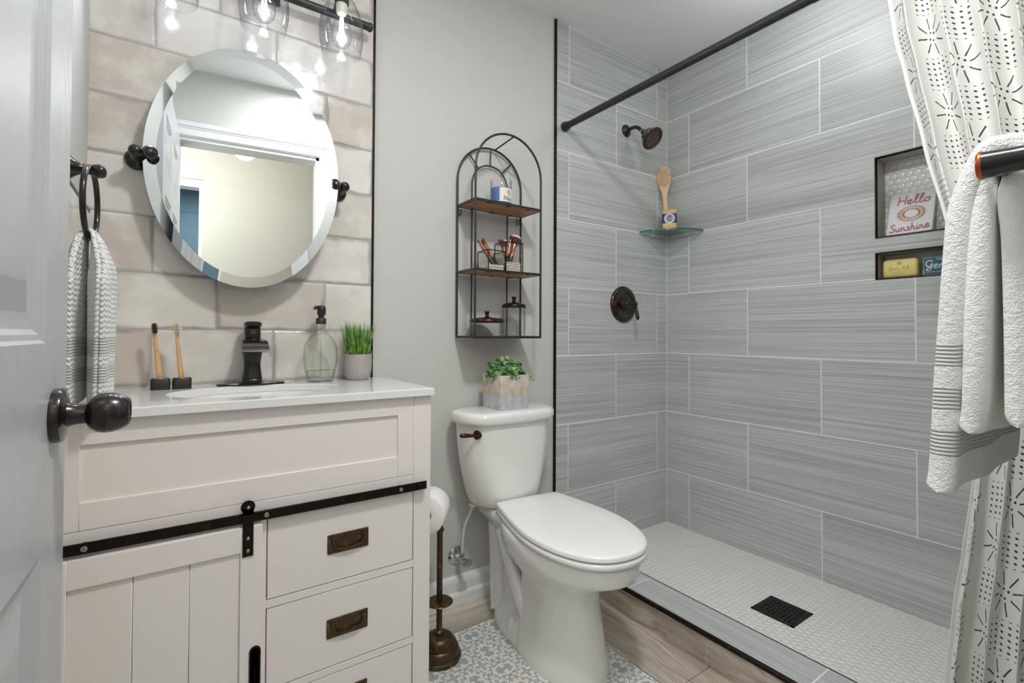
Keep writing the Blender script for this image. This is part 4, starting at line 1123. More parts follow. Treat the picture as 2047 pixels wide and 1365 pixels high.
mbrush((-1.128, -0.100, zb), (-1.199, -0.088, zb+0.105), 0.0082, 0.0092, 0.050, 0.056, 0.020, 'flat-topped copper brush leaning left in the lower, left box', 0.6, False, 0.5)
mbrush((-1.074, -0.088, zb+0.012), (-1.104, -0.080, zb+0.110), 0.0092, 0.0150, 0.042, 0.036, 0.028, 'wide slanted brush, leftmost in the taller, right box', 0.7, False, -0.35)
mbrush((-1.068, -0.085, zb+0.012), (-1.086, -0.072, zb+0.110), 0.0078, 0.0115, 0.046, 0.034, 0.027, 'dark round brush with a pale tip, second from the left in the taller box', 0.9, True)
mbrush((-1.082, -0.098, zb+0.012), (-1.045, -0.088, zb+0.110), 0.0088, 0.0195, 0.044, 0.050, 0.038, 'large powder brush with a pale domed tip, rightmost in the taller box', 0.8, True)
mbrush((-1.074, -0.070, zb+0.012), (-1.050, -0.062, zb+0.115), 0.0036, 0.0040, 0.056, 0.058, 0.008, 'slim pencil brush, tallest in the taller, right box', 1, False)
mbrush((-1.066, -0.066, zb+0.012), (-1.036, -0.056, zb+0.110), 0.0088, 0.0185, 0.050, 0.048, 0.036, 'large dark-haired brush standing behind the pale domed powder brush', 0.8, False)
# apothecary jars
def jar(cx, cy, r, h, label, group):
    t = thing('apothecary_jar', label, 'jar', (cx, cy, B0), group)
    L = mat4((cx, cy, B0))
    b = MB(); b.lathe([(0.001, 0), (r*0.97, 0), (r, 0.004), (r, h), (r-0.002, h), (r-0.002, 0.009), (0.001, 0.008)], 44, L); b.build('jar_glass', GLASS, t)
    b = MB(); b.lathe([(r*0.96, h), (r*1.03, h+0.001), (r*1.05, h+0.006), (r*1.03, h+0.011), (r*0.96, h+0.014), (r*0.78, h+0.0175), (r*0.45, h+0.020), (r*0.2, h+0.022)], 44, L)
    b.lathe([(0.013, h+0.021), (0.010, h+0.0235), (0.0065, h+0.027), (0.0058, h+0.030), (0.0075, h+0.035), (0.0095, h+0.040), (0.0100, h+0.0425), (0.0085, h+0.0445), (0.002, h+0.045)], 28, L)
    b.build('lid', REDBRONZE, t, smooth=50)
jar(-1.1635, -0.072, 0.064, 0.049, 'short wide glass jar with bronze lid on the lowest shelf board', 'apothecary jars')
jar(-1.0385, -0.072, 0.046, 0.110, 'tall narrow glass jar with bronze lid on the lowest shelf board', 'apothecary jars')

# ------------------------------------------------------------------ toilet
TX = -1.070
to = thing('toilet', 'white two-piece toilet with the lid closed, between vanity and shower', 'toilet', (TX, -0.35, 0))
tl = -0.100   # the bowl stands slightly askew
PIV = Vector((TX, -0.10, 0))
ROT = Matrix.Translation(PIV) @ Matrix.Rotation(tl, 4, 'Z') @ Matrix.Translation(-PIV)
def plan(yb, yf, hw, z, ex_b=3.0, n=56, ym=None, ex_f=2.0):
    """egg shaped plan: squarish behind ym, elliptic in front"""
    ym = yb + (yf-yb)*0.45 if ym is None else ym
    out = []
    for i in range(n):
        t = 2*PI*i/n; c, s = math.cos(t), math.sin(t)
        e = ex_b if s > 0 else ex_f
        x = hw*math.copysign(abs(c)**(2/e), c); y = (abs(s)**(2/e))
        y = ym + (yb-ym)*y if s > 0 else ym + (yf-ym)*y
        out.append(ROT @ Vector((TX+x, y, z)))
    return out
b = MB()
rg = [plan(-0.290, -0.618, 0.128, 0.0, 2.8), plan(-0.290, -0.619, 0.129, 0.012, 2.8), plan(-0.292, -0.613, 0.124, 0.040, 2.8), plan(-0.296, -0.604, 0.117, 0.085, 2.8),
      plan(-0.300, -0.594, 0.110, 0.14, 2.8), plan(-0.300, -0.586, 0.106, 0.19, 2.8), plan(-0.298, -0.585, 0.107, 0.232, 2.7), plan(-0.285, -0.600, 0.117, 0.258, 2.5),
      plan(-0.240, -0.632, 0.130, 0.278, 2.3, ym=-0.42), plan(-0.190, -0.672, 0.147, 0.302, 2.2, ym=-0.45), plan(-0.155, -0.708, 0.160, 0.322, 2.2, ym=-0.47), plan(-0.165, -0.730, 0.168, 0.334, 2.2, ym=-0.48),
      plan(-0.168, -0.738, 0.1715, 0.345, 2.2, ym=-0.48), plan(-0.168, -0.742, 0.1725, 0.380, 2.2, ym=-0.48), plan(-0.172, -0.738, 0.169, 0.3895, 2.2, ym=-0.48), plan(-0.19, -0.70, 0.165, 0.394, 2.2, ym=-0.48)]
b.loft(rg)
b.build('bowl', PORCELAIN, to, smooth=75)
b = MB()
# deck that carries the tank, and rear foot
def rr(x0, y0, x1, y1, r, z): return [ROT @ Vector((TX+p[0], p[1], z)) for p in rrect(x0, y0, x1, y1, r, 6)]
b.loft([rr(-0.085, -0.30, 0.085, -0.07, 0.04, 0.30), rr(-0.118, -0.30, 0.118, -0.045, 0.045, 0.352), rr(-0.125, -0.30, 0.125, -0.040, 0.045, 0.362), rr(-0.125, -0.30, 0.125, -0.040, 0.045, 0.386), rr(-0.119, -0.295, 0.119, -0.046, 0.04, 0.393)])
b.loft([plan(-0.092, -0.52, 0.122, 0.0, 2.4, ym=-0.30), plan(-0.091, -0.52, 0.123, 0.012, 2.4, ym=-0.30), plan(-0.094, -0.51, 0.118, 0.030, 2.4, ym=-0.30), plan(-0.100, -0.48, 0.106, 0.048, 2.4, ym=-0.30), plan(-0.108, -0.44, 0.088, 0.060, 2.4, ym=-0.28), plan(-0.112, -0.40, 0.075, 0.085, 2.6, ym=-0.26), plan(-0.108, -0.40, 0.072, 0.15, 2.6, ym=-0.26), plan(-0.095, -0.40, 0.074, 0.24, 2.6, ym=-0.26), plan(-0.075, -0.40, 0.088, 0.32, 2.6, ym=-0.26)])
b.build('pedestal_rear', PORCELAIN, to, smooth=60)
for s in (-1, 1):       # moulded trapway on each flank
    b = MB()
    path = bez([(TX+s*0.098, -0.215, 0.335), (TX+s*0.097, -0.250, 0.275), (TX+s*0.094, -0.295, 0.205), (TX+s*0.090, -0.345, 0.135), (TX+s*0.082, -0.395, 0.085), (TX+s*0.060, -0.440, 0.045)], 6)
    b.tube([ROT @ v for v in path], 0.024, 16)
    path = bez([(TX+s*0.072, -0.120, 0.335), (TX+s*0.068, -0.122, 0.22), (TX+s*0.068, -0.128, 0.12), (TX+s*0.072, -0.140, 0.055), (TX+s*0.078, -0.155, 0.020)], 6)
    b.tube([ROT @ v for v in path], 0.030, 16)
    b.build('trapway', PORCELAIN, to, smooth=75)
    b = MB(); b.lathe([(0.0155, -0.02), (0.0155, 0.010), (0.013, 0.019), (0.007, 0.024), (0.001, 0.025)], 24, Matrix.Translation(ROT @ Vector((TX+s*0.106, -0.300, 0.046))))
    b.build('bolt_cap', PORCELAIN, to, smooth=60)
def lidplan(k, z):
    pts = [(-0.128, -0.222), (-0.06, -0.2185), (0.06, -0.2185), (0.128, -0.222), (0.137, -0.232), (0.144, -0.258), (0.1555, -0.31), (0.170, -0.38), (0.1825, -0.46), (0.184, -0.52), (0.176, -0.585), (0.157, -0.645), (0.124, -0.70), (0.080, -0.736), (0.03, -0.752), (-0.03, -0.752), (-0.080, -0.736), (-0.124, -0.70), (-0.157, -0.645), (-0.176, -0.585), (-0.184, -0.52), (-0.1825, -0.46), (-0.170, -0.38), (-0.1555, -0.31), (-0.144, -0.258), (-0.137, -0.232)]
    c = bez([(p[0], p[1], 0) for p in pts], 4, True)
    return [ROT @ Vector((TX+v.x*0.935*(1-k/0.18), -0.48+(v.y+0.48)*(1-k/0.26), z)) for v in c]
# seat ring and lid
b = MB(); b.loft([lidplan(0.005, 0.3950), lidplan(-0.0005, 0.3985), lidplan(-0.0005, 0.4095), lidplan(0.003, 0.4125), lidplan(0.012, 0.4130)])
b.build('seat', SEATPLAST, to, smooth=60)
b = MB(); b.loft([lidplan(0.004, 0.4170), lidplan(0.0, 0.4195), lidplan(0.0, 0.4285), lidplan(0.003, 0.4325), lidplan(0.012, 0.4345), lidplan(0.07, 0.4360), lidplan(0.15, 0.4362)])
for s in (-1, 1): b.cyl(ROT @ Vector((TX+s*0.075-0.02, -0.205, 0.404)), ROT @ Vector((TX+s*0.075+0.02, -0.205, 0.404)), 0.011)
for px_, py_ in ((-0.10, -0.66), (0.10, -0.66), (-0.15, -0.42), (0.15, -0.42)):
    v = ROT @ Vector((TX+px_, py_, 0)); b.box(v.x-0.012, v.y-0.006, 0.4120, v.x+0.012, v.y+0.006, 0.4175, 0.001)
b.build('seat_lid', SEATPLAST, to, smooth=50)
# tank
TKX = -1.110
def tank(hw, yb, yf, z, r=0.070, bulge=0.024):
    P = rrect(-hw, yf, hw, yb, r, 8); out = []
    for x, y in P:
        k = (yb-y)/(yb-yf); out.append((TKX+x, y - bulge*k*k*(1-(x/hw)**2), z))
    # extra points along the long front
    res = []
    for i in range(len(out)):
        a = out[i]; c = out[(i+1) % len(out)]; res.append(a)
        if abs(P[i][0]-P[(i+1) % len(P)][0]) > hw*0.5:
            for m_ in range(1, 10):
                t = m_/10; x = P[i][0] + (P[(i+1) % len(P)][0]-P[i][0])*t; y = P[i][1]
                k = (yb-y)/(yb-yf); res.append((TKX+x, y - bulge*k*k*(1-(x/hw)**2), z))
    return res
b = MB()
b.loft([tank(0.112, -0.050, -0.160, 0.398, 0.045), tank(0.128, -0.038, -0.176, 0.402, 0.06), tank(0.138, -0.030, -0.182, 0.415), tank(0.149, -0.027, -0.186, 0.45), tank(0.163, -0.024, -0.188, 0.51), tank(0.174, -0.022, -0.189, 0.57), tank(0.181, -0.021, -0.190, 0.63), tank(0.185, -0.020, -0.191, 0.702)])
b.build('tank', PORCELAIN, to, smooth=50)
b = MB()
b.loft([tank(0.190, -0.017, -0.196, 0.700, 0.072), tank(0.200, -0.013, -0.204, 0.704, 0.075), tank(0.2025, -0.012, -0.207, 0.712, 0.075), tank(0.2025, -0.012, -0.207, 0.727, 0.075), tank(0.200, -0.014, -0.204, 0.736, 0.074), tank(0.193, -0.020, -0.197, 0.7415, 0.071), tank(0.178, -0.034, -0.182, 0.7435, 0.06)])
b.build('tank_lid', PORCELAIN, to, smooth=60)
fl = bpy.data.objects.new('flush_lever', None); COL.objects.link(fl); fl.parent = to
lx, lz = -1.2600, 0.669; ly = -0.180
fl.location = Vector((lx, ly, lz)) - to.location
R = frame((lx, ly+0.004, lz), (-0.42, -1, 0))
b = MB(); b.lathe([(0.0195, 0), (0.0195, 0.004), (0.0165, 0.007), (0.0150, 0.0065), (0.0135, 0.009), (0.009, 0.011), (0.0075, 0.016), (0.0085, 0.020), (0.0075, 0.0235), (0.002, 0.0245)], 32, R); b.build('lever_rosette', REDBRONZE, fl)
b = MB(); b.tube(bez([(lx-0.007, ly-0.015, lz), (lx-0.026, ly-0.010, lz+0.001), (lx-0.050, ly-0.003, lz+0.0025), (lx-0.068, ly+0.003, lz+0.003), (lx-0.075, ly+0.005, lz+0.003)], 5), [0.0045]*4+[0.0048, 0.005, 0.0055, 0.006, 0.0066, 0.0070, 0.0074, 0.0078, 0.008, 0.0080, 0.0078, 0.0075, 0.0068, 0.0058, 0.0044, 0.003, 0.001], 14); b.build('lever_handle', REDBRONZE, fl, smooth=70)
# small black print on the front of the foot
b = MB()
def foot_pt(a, z): 
    v = plan(-0.1025, -0.6105, 0.1235, z, 2.6, 360); return v[int(a) % 360]
for k in range(5):
    p = foot_pt(297+k*1.6, 0.050); q_ = foot_pt(296+k*1.6, 0.038); b.tube([p, q_], 0.0007, 5)
    p = foot_pt(297+k*1.6, 0.036); q_ = foot_pt(296+k*1.6, 0.026); b.tube([p, q_], 0.0007, 5)
for k, z in enumerate((0.042, 0.037, 0.030)):
    b.tube([foot_pt(290-2*k, z), foot_pt(292-k, z-0.004), foot_pt(294-k, z)], 0.0005, 5)
b.build('printed_mark', plain('grey_print', (90, 90, 90), 0.7), to)

# planter on the tank
PLX, PLY, PLZ = -1.108, -0.118, 0.7437
pp = thing('potted_plant', 'small leafy green plant in a square two-tone concrete pot on the toilet tank', 'plant', (PLX, PLY, PLZ))
cm = Mat('two_tone_concrete', srgb(190, 180, 168), 0.75); x, y, z = cm.coords()
n_ = cm.noise(cm.vec(x, y, z), 45, 4)
low = (z + (n_-0.5)*0.006).lt(0.050)
cm.color(cm.mix(low, cm.mix(n_.smooth(0.3, 0.7), srgb(178, 166, 152), srgb(200, 190, 178)), cm.mix(n_.smooth(0.3, 0.7), srgb(176, 178, 182), srgb(198, 199, 201)))); cm.bump(n_, 0.0008, 0.3)
for_node = None
b = MB(); h = 0.0635; ang = 0.0
def sqr(k, z): return [(PLX+x_*k, PLY+y_*k, PLZ+z) for x_, y_ in rrect(-1, -1, 1, 1, 0.05, 3)]
b.loft([sqr(h*0.965, 0), sqr(h*0.975, 0.001), sqr(h, 0.124), sqr(h*0.985, 0.1255), sqr(h*0.90, 0.1255), sqr(h*0.88, 0.108)])
b.build('pot', cm, pp, smooth=40)
LEAF1 = leafmat('leaf_green', (58, 104, 62), (142, 178, 106), 30)
b = MB(); r2 = random.Random(5)
def round_leaf(b, c, nrm, r):
    R = frame(c, nrm, (r2.uniform(-1, 1), r2.uniform(-1, 1), 0.3)); k = 9
    vs = [(0, 0, 0.0)] + [(r*math.cos(2*PI*i/k)*(1.0 if i else 1.25), r*math.sin(2*PI*i/k)*0.85, r*0.22) for i in range(k)]
    b.add(vs, [(0, 1+i, 1+(i+1) % k) for i in range(k)], R)
for i in range(640):
    a = r2.uniform(0, 2*PI); e = r2.uniform(0.05, 1.0); q_ = math.sqrt(r2.random())
    rx = 0.072*math.cos(a)*q_; ry = 0.066*math.sin(a)*q_
    zz = 0.112 + 0.056*(1-q_**3)*r2.uniform(0.25, 1.05) + r2.uniform(0.0, 0.020)
    pos = (PLX+rx, min(PLY+ry, -0.014), PLZ+zz)
    round_leaf(b, pos, (rx*9+r2.uniform(-.5, .5), ry*9+r2.uniform(-.5, .5)-0.25, 0.7), r2.uniform(0.006, 0.0105))
for k, (dx, dz, dy) in enumerate(((0.088, 0.112, -0.03), (0.076, 0.128, -0.01), (0.082, 0.122, -0.02), (-0.074, 0.142, 0.0), (-0.066, 0.155, -0.02), (0.04, 0.176, 0.0), (-0.03, 0.178, 0.01), (0.096, 0.106, -0.035), (-0.058, 0.163, 0.02), (0.058, 0.165, -0.01))):
    for m_ in range(4): round_leaf(b, (PLX+dx+r2.uniform(-.008, .008), PLY+dy+r2.uniform(-.008, .008), PLZ+dz+r2.uniform(-.007, .007)), (r2.uniform(-.6, .6), -0.5, 0.8), r2.uniform(0.005, 0.008))
b.build('foliage', LEAF1, pp, smooth=0)

# ------------------------------------------------------------------ shut-off valve with hose
sv = thing('shutoff_valve', 'chrome water shut-off valve with a white hose on the wall under the tank', 'valve', (-1.245, 0.008, 0.18))
vx, vz = -1.248, 0.180
b = MB(); b.lathe([(0.033, 0), (0.032, 0.004), (0.022, 0.011), (0.012, 0.013)], 32, mat4((vx, 0.008, vz), (PI/2, 0, 0))); b.build('escutcheon', CHROME, sv)
b = MB(); b.cyl((vx, 0.0, vz), (vx, -0.030, vz), 0.0075); b.build('pipe', BULBBASE, sv)
b = MB(); b.cyl((vx, -0.026, vz), (vx, -0.058, vz), 0.0105); b.cyl((vx, -0.042, vz), (vx, -0.042, vz+0.026), 0.0085); b.build('valve_body', CHROME, sv)
b = MB(); b.lathe([(0.006, 0.0), (0.0065, 0.012), (0.018, 0.015), (0.0195, 0.020), (0.018, 0.025), (0.006, 0.027)], 28, frame((vx, -0.056, vz), (0, -1, 0)), sx=1.15, sy=0.72)
b.build('valve_handle', CHROME, sv)
b = MB(); b.tube(bez([(vx, -0.042, vz+0.024), (vx+0.001, -0.044, vz+0.07), (vx+0.006, -0.050, vz+0.125), (vx+0.016, -0.072, vz+0.178), (vx+0.022, -0.084, vz+0.212)], 7), 0.0056, 12); b.build('supply_hose', plain('hose_white', (205, 203, 197), 0.5), sv, smooth=70)
b = MB(); b.lathe([(0.014, 0), (0.0165, 0.002), (0.0165, 0.013), (0.012, 0.014)], 12, mat4((vx+0.022, -0.084, vz+0.205))); b.build('coupling_nut', plain('nut_white', (214, 212, 206), 0.4), sv)

# ------------------------------------------------------------------ freestanding toilet paper stand and roll
PSX, PSY = -1.4400, -0.240
ps = thing('toilet_paper_stand', 'bronze freestanding toilet paper stand on the patterned floor by the vanity', 'toilet paper stand', (PSX, PSY, 0))
L = mat4((PSX, PSY, 0))
b = MB(); b.lathe([(0.066, 0), (0.069, 0.003), (0.069, 0.012), (0.0665, 0.0135), (0.0635, 0.0150), (0.0640, 0.022), (0.0610, 0.034), (0.0555, 0.0415), (0.0530, 0.0425), (0.0545, 0.0450), (0.0535, 0.0480), (0.0475, 0.0495), (0.0465, 0.056), (0.0420, 0.065), (0.0330, 0.0715), (0.0200, 0.0735), (0.0125, 0.0755), (0.0155, 0.0795), (0.0125, 0.0845), (0.0095, 0.0870)], 48, L); b.build('base', ANTIQUE, ps, smooth=50)
b = MB(); b.lathe([(0.0092, 0.085), (0.0092, 0.393), (0.0125, 0.396), (0.0135, 0.400), (0.0125, 0.404), (0.0092, 0.407), (0.0092, 0.446), (0.006, 0.451)], 28, L); b.build('pole', ANTIQUE, ps, smooth=50)
b = MB(); b.lathe([(0.010, 0.172), (0.040, 0.171), (0.0425, 0.173), (0.040, 0.1755), (0.010, 0.178)], 40, L); b.build('spare_roll_plate', ANTIQUE, ps)
rd = Vector((0.62, 0.78, 0)).normalized()
RC = Vector((-1.4880, -0.2300, 0.450))           # centre of the near face of the roll
b = MB(); b.tube(bez([(PSX, PSY, 0.445), (PSX+0.012, PSY+0.03, 0.452), tuple(RC+rd*0.125+Vector((0.012, -0.01, 0))), tuple(RC+rd*0.112), tuple(RC+rd*0.05), tuple(RC+rd*0.006)], 6), 0.006, 12); b.build('roll_arm', ANTIQUE, ps, smooth=70)
tp = thing('toilet_paper_roll', 'white toilet paper roll hanging on the bronze stand beside the vanity', 'toilet paper', tuple(RC-Vector((0, 0, 0.06))))
PAPER = Mat('tissue_paper', srgb(238, 237, 234), 0.9, spec=0.1); x, y, z = PAPER.coords()
PAPER.bump(PAPER.noise(PAPER.vec(x, y, z), 300, 2), 0.0006, 0.5)
FR_ = frame(RC, rd)
b = MB(); b.lathe([(0.0205, 0.0), (0.0600, 0.0), (0.0620, 0.002), (0.0620, 0.098), (0.0600, 0.100), (0.0205, 0.100), (0.0200, 0.05), (0.0205, 0.0)], 48, FR_, cap0=False, cap1=False)
b.build('paper', PAPER, tp, smooth=50)
b = MB(); b.lathe([(0.0203, 0.0005), (0.0203, 0.0995), (0.0193, 0.0995), (0.0193, 0.0005), (0.0203, 0.0005)], 32, FR_, cap0=False, cap1=False); b.build('cardboard_core', plain('cardboard', (176, 148, 116), 0.9), tp)

# ------------------------------------------------------------------ shower rod and curtain
CRX, CRZ = -0.717, 1.946
rod = thing('shower_rod', 'black tension rod across the shower opening', 'curtain rod', (CRX, -0.785, CRZ))
b = MB(); b.tube([(CRX, 0.0, CRZ), (CRX, -1.05, CRZ)], 0.0142, 24); b.build('rod_tube', BLACKMETAL, rod, smooth=60)
b = MB(); b.tube([(CRX, -1.04, CRZ), (CRX, YF+0.008, CRZ)], 0.0125, 24); b.tube([(CRX, -1.030, CRZ), (CRX, -1.052, CRZ)], 0.0156, 24); b.build('inner_tube', BLACKMETAL, rod, smooth=60)
for y, s in ((0.0, -1), (YF+0.008, 1)):
    b = MB(); b.lathe([(0.0205, 0), (0.0215, 0.003), (0.0205, 0.014), (0.0165, 0.028), (0.0155, 0.034)], 32, frame((CRX, y, CRZ), (0, s, 0))); b.build('end_cap', MATTEBLACK, rod)
EDGE = [(1.915, -1.180), (1.75, -1.198), (1.654, -1.218), (1.47, -1.254), (1.27, -1.296), (1.10, -1.330), (0.95, -1.350), (0.82, -1.350), (0.704, -1.338), (0.544, -1.320), (0.426, -1.304), (0.234, -1.287), (0.12, -1.280)]
def edge_y(z):
    for (z0, y0), (z1, y1) in zip(EDGE, EDGE[1:]):
        if z <= z0 and z >= z1: t = (z0-z)/(z0-z1); t = t*t*(3-2*t)*0.3 + t*0.7; return y0+(y1-y0)*t
    return EDGE[-1][1] if z < EDGE[-1][0] else EDGE[0][1]
b = MB(); NS, NZ = 260, 70; vs = []; uvs = []; fs = []
CW = 1.02
for j in range(NZ+1):
    z = 1.925 + (0.115-1.925)*j/NZ; yl = edge_y(z); yr = -1.545
    pin = math.exp(-((z-0.92)/0.32)**2)
    for i in range(NS+1):
        s = i/NS
        sw = s + 0.018*math.sin(2*PI*2*s+1.0)
        ph = 2*PI*5.6*sw + 0.5*math.sin(z*2.1+s*5) + 0.9
        amp = (0.026 + 0.010*math.sin(s*9+1.3))*(1-0.35*pin)*min(1, s*7+0.12)
        x = CRX + 0.008 + amp*math.sin(ph) + 0.006*math.sin(ph*2+z*3) - 0.05*pin*s
        y = yl + (yr-yl)*sw + 0.010*math.cos(ph)*min(1, s*6)*min(1, (1-s)*6)
        vs.append((x, y, z)); uvs.append((s*CW, z))
for j in range(NZ):
    for i in range(NS):
        a = j*(NS+1)+i; fs.append((a, a+1, a+NS+2, a+NS+1))
# thickness: a second skin just behind
n0 = len(vs); b.add(vs, fs)
cur = thing('shower_curtain', 'off-white shower curtain with black mudcloth dots and dashes, gathered at the right', 'shower curtain', (CRX, -1.40, 0.1))
oc = b.build('curtain_cloth', CURTAIN, cur, smooth=80, uvs=uvs)
md = oc.modifiers.new('cloth_thickness', 'SOLIDIFY'); md.thickness = 0.0014
for k in range(7):
    y = -1.20 - 0.345*k/6.3
    b = MB(); b.tube([(CRX+0.022*math.cos(2*PI*i/24), y, CRZ-0.012+0.031*math.sin(2*PI*i/24)) for i in range(24)], 0.002, 8, True); b.build('curtain_ring', BLACKMETAL, cur, smooth=60)

# ------------------------------------------------------------------ shower head
SHX = -0.314
sh = thing('wall_shower', 'dark bronze shower head on a bent arm high on the grey tile', 'shower head', (SHX, 0.0, 2.027))
b = MB(); b.lathe([(0.0300, 0), (0.0300, 0.003), (0.0270, 0.008), (0.0190, 0.013), (0.0150, 0.0145), (0.0115, 0.018)], 36, mat4((SHX, 0, 2.027), (PI/2, 0, 0))); b.build('arm_flange', BRONZE, sh)
b = MB(); b.tube(bez([(SHX, 0, 2.027), (SHX, -0.022, 2.028), (SHX+0.001, -0.048, 2.028), (SHX+0.002, -0.070, 2.020), (SHX+0.003, -0.092, 2.000), (SHX+0.003, -0.100, 1.991)], 6), 0.0088, 14); b.build('arm', BRONZE, sh, smooth=60)
D = Vector((0.0, -0.74, -0.67)).normalized(); P0 = Vector((SHX+0.003, -0.098, 1.9935))
R = frame(P0, D)
b = MB(); b.lathe([(0.0118, -0.002), (0.0122, 0.002), (0.0118, 0.006)], 24, R); b.build('neck_ring', CHROME, sh)
b = MB(); b.lathe([(0.0125, 0.006), (0.0140, 0.010), (0.0135, 0.016), (0.0175, 0.020), (0.0200, 0.024), (0.0250, 0.030), (0.0340, 0.042), (0.0410, 0.056), (0.0455, 0.070), (0.0500, 0.078), (0.0535, 0.081), (0.0535, 0.084), (0.0500, 0.087), (0.0445, 0.0865), (0.0430, 0.0845), (0.0020, 0.0845)], 48, R, cap0=True); b.build('head_body', BRONZE, sh, smooth=50)
b = MB(); b.tube([R @ Vector((0.0535*math.cos(2*PI*i/60), 0.0535*math.sin(2*PI*i/60), 0.0825)) for i in range(60)], 0.0011, 6, True); b.tube([R @ Vector((0.0445*math.cos(2*PI*i/60), 0.0445*math.sin(2*PI*i/60), 0.0868)) for i in range(60)], 0.0006, 6, True); b.build('copper_rim', COPPER, sh, smooth=60)
b = MB()
for rr_, n in ((0.008, 6), (0.016, 11), (0.024, 16), (0.032, 20)):
    for k in range(n):
        a = 2*PI*k/n + rr_*30; b.cyl(R @ Vector((rr_*math.cos(a), rr_*math.sin(a), 0.0845)), R @ Vector((rr_*math.cos(a), rr_*math.sin(a), 0.0862)), 0.00115, n=8)
o = b.build('nozzles', plain('nozzle_pale', (200, 186, 160), 0.4), sh)

# ------------------------------------------------------------------ shower valve
SVX, SVZ = -0.334, 1.168
va = thing('shower_valve', 'round dark bronze shower valve with a lever on the grey tile', 'shower valve', (SVX, 0, SVZ))
R = mat4((SVX, 0, SVZ), (PI/2, 0, 0))
b = MB(); b.lathe([(0.0885, 0), (0.0890, 0.003), (0.0860, 0.009), (0.0780, 0.0135), (0.0700, 0.0150), (0.0620, 0.0145), (0.0600, 0.0120), (0.0500, 0.0110), (0.0300, 0.0125)], 64, R); b.build('escutcheon', BRONZE, va, smooth=50)
b = MB(); b.tube([R @ Vector((0.0625*math.cos(2*PI*i/72), 0.0625*math.sin(2*PI*i/72), 0.0148)) for i in range(72)], 0.0009, 6, True); b.tube([R @ Vector((0.0312*math.cos(2*PI*i/60), 0.0312*math.sin(2*PI*i/60), 0.0165)) for i in range(60)], 0.0011, 6, True); b.build('copper_rings', COPPER, va, smooth=60)
b = MB(); b.lathe([(0.0315, 0.011), (0.0310, 0.017), (0.0270, 0.021), (0.0250, 0.028), (0.0200, 0.038), (0.0135, 0.046), (0.0115, 0.050), (0.0135, 0.054), (0.0115, 0.059), (0.0085, 0.063), (0.0085, 0.072)], 40, R); b.build('hub', BRONZE, va, smooth=50)
b = MB(); b.ball((SVX, -0.078, SVZ), 0.0115, 20, 12)
b.tube([(SVX, -0.078, SVZ), (SVX+0.002, -0.080, SVZ-0.020), (SVX+0.003, -0.083, SVZ-0.038), (SVX+0.003, -0.086, SVZ-0.055), (SVX+0.003, -0.088, SVZ-0.068), (SVX+0.003, -0.0885, SVZ-0.075), (SVX+0.003, -0.0887, SVZ-0.079)], [0.006, 0.0062, 0.0074, 0.0090, 0.0088, 0.0065, 0.002], 16); b.build('lever', BRONZE, va, smooth=70)
b = MB(); b.ball((SVX-0.002, -0.0885, SVZ+0.003), (0.004, 0.003, 0.004), 12, 8); b.build('copper_tip', COPPER, va)
b = MB(); b.box(SVX-0.0760, -0.0145, SVZ-0.010, SVX-0.0735, -0.0140, SVZ+0.010); b.build('red_temperature_mark', RED, va)

# ------------------------------------------------------------------ corner glass shelf, soap dish, soap, bath brush
GZ = 1.532; GR = 0.219
gs = thing('corner_shelf', 'quarter-round glass shelf with a green edge in the shower corner', 'shelf', (-0.08, -0.08, GZ))
b = MB(); arc = [(-0.004-(GR-0.004)*math.cos(PI/2*i/36), -0.004-(GR-0.004)*math.sin(PI/2*i/36)) for i in range(37)]
poly = [(-0.004, -0.004)] + arc
b.add([(x, y, GZ) for x, y in poly] + [(x, y, GZ+0.008) for x, y in poly], [tuple(range(len(poly))), tuple(range(len(poly), 2*len(poly)))]); b.build('glass_plate', GLASS_SHELF, gs, smooth=0)
b = MB(); n = len(arc); b.add([(x, y, z) for x, y in arc for z in (GZ, GZ+0.008)], [(2*i, 2*i+2, 2*i+3, 2*i+1) for i in range(n-1)]); b.build('green_edge', GLASS_EDGE, gs, smooth=60)
CAULK = plain('caulk_white', (205, 206, 202), 0.5)
b = MB(); b.box(-GR+0.004, -0.006, GZ-0.004, 0, 0, GZ+0.001); b.box(-0.006, -GR+0.004, GZ-0.004, 0, 0, GZ+0.001); b.build('support_rail', CAULK, gs)
for px_, py_ in ((-0.13, -0.012), (-0.012, -0.13)):
    b = MB(); b.box(px_-0.009, py_-0.009, GZ-0.010, px_+0.009, py_+0.009, GZ-0.0005, 0.003); b.build('clip', CAULK, gs)
GT = GZ+0.0082
vd = Vector((-0.80, -0.60, 0)).normalized(); pdv = Vector((0.60, -0.80, 0)).normalized()
def fr(c):  # local x to the right as seen from the room, local y away from the room, z up
    m = Matrix.Identity(4)
    for i in range(3): m[i][0] = pdv[i]; m[i][1] = -vd[i]; m[i][2] = (0, 0, 1)[i]
    m.translation = Vector(c); return m
DARKWOOD = plain('dark_slat_wood', (70, 44, 28), 0.5)
sdsh = thing('soap_dish', 'small dark slatted wooden soap dish on the corner glass shelf', 'soap dish', (-0.075, -0.075, GT))
F = fr((-0.082, -0.080, GT)); b = MB()
for k in range(7): b.box(-0.054+0.0165*k, -0.032, 0.005, -0.046+0.0165*k, 0.030, 0.011, 0.001, M=F)
for y in (-0.022, 0.020): b.box(-0.054, y-0.003, 0, 0.053, y+0.003, 0.0055, M=F)
b.build('slats', DARKWOOD, sdsh)
so = thing('soap_bar', 'tan soap bar in a navy paper band standing on the slatted dish', 'soap', (-0.09, -0.09, GT+0.012))
F = fr((-0.089, -0.085, GT+0.0115)); SOAPT = plain('tan_soap', (222, 182, 122), 0.5)
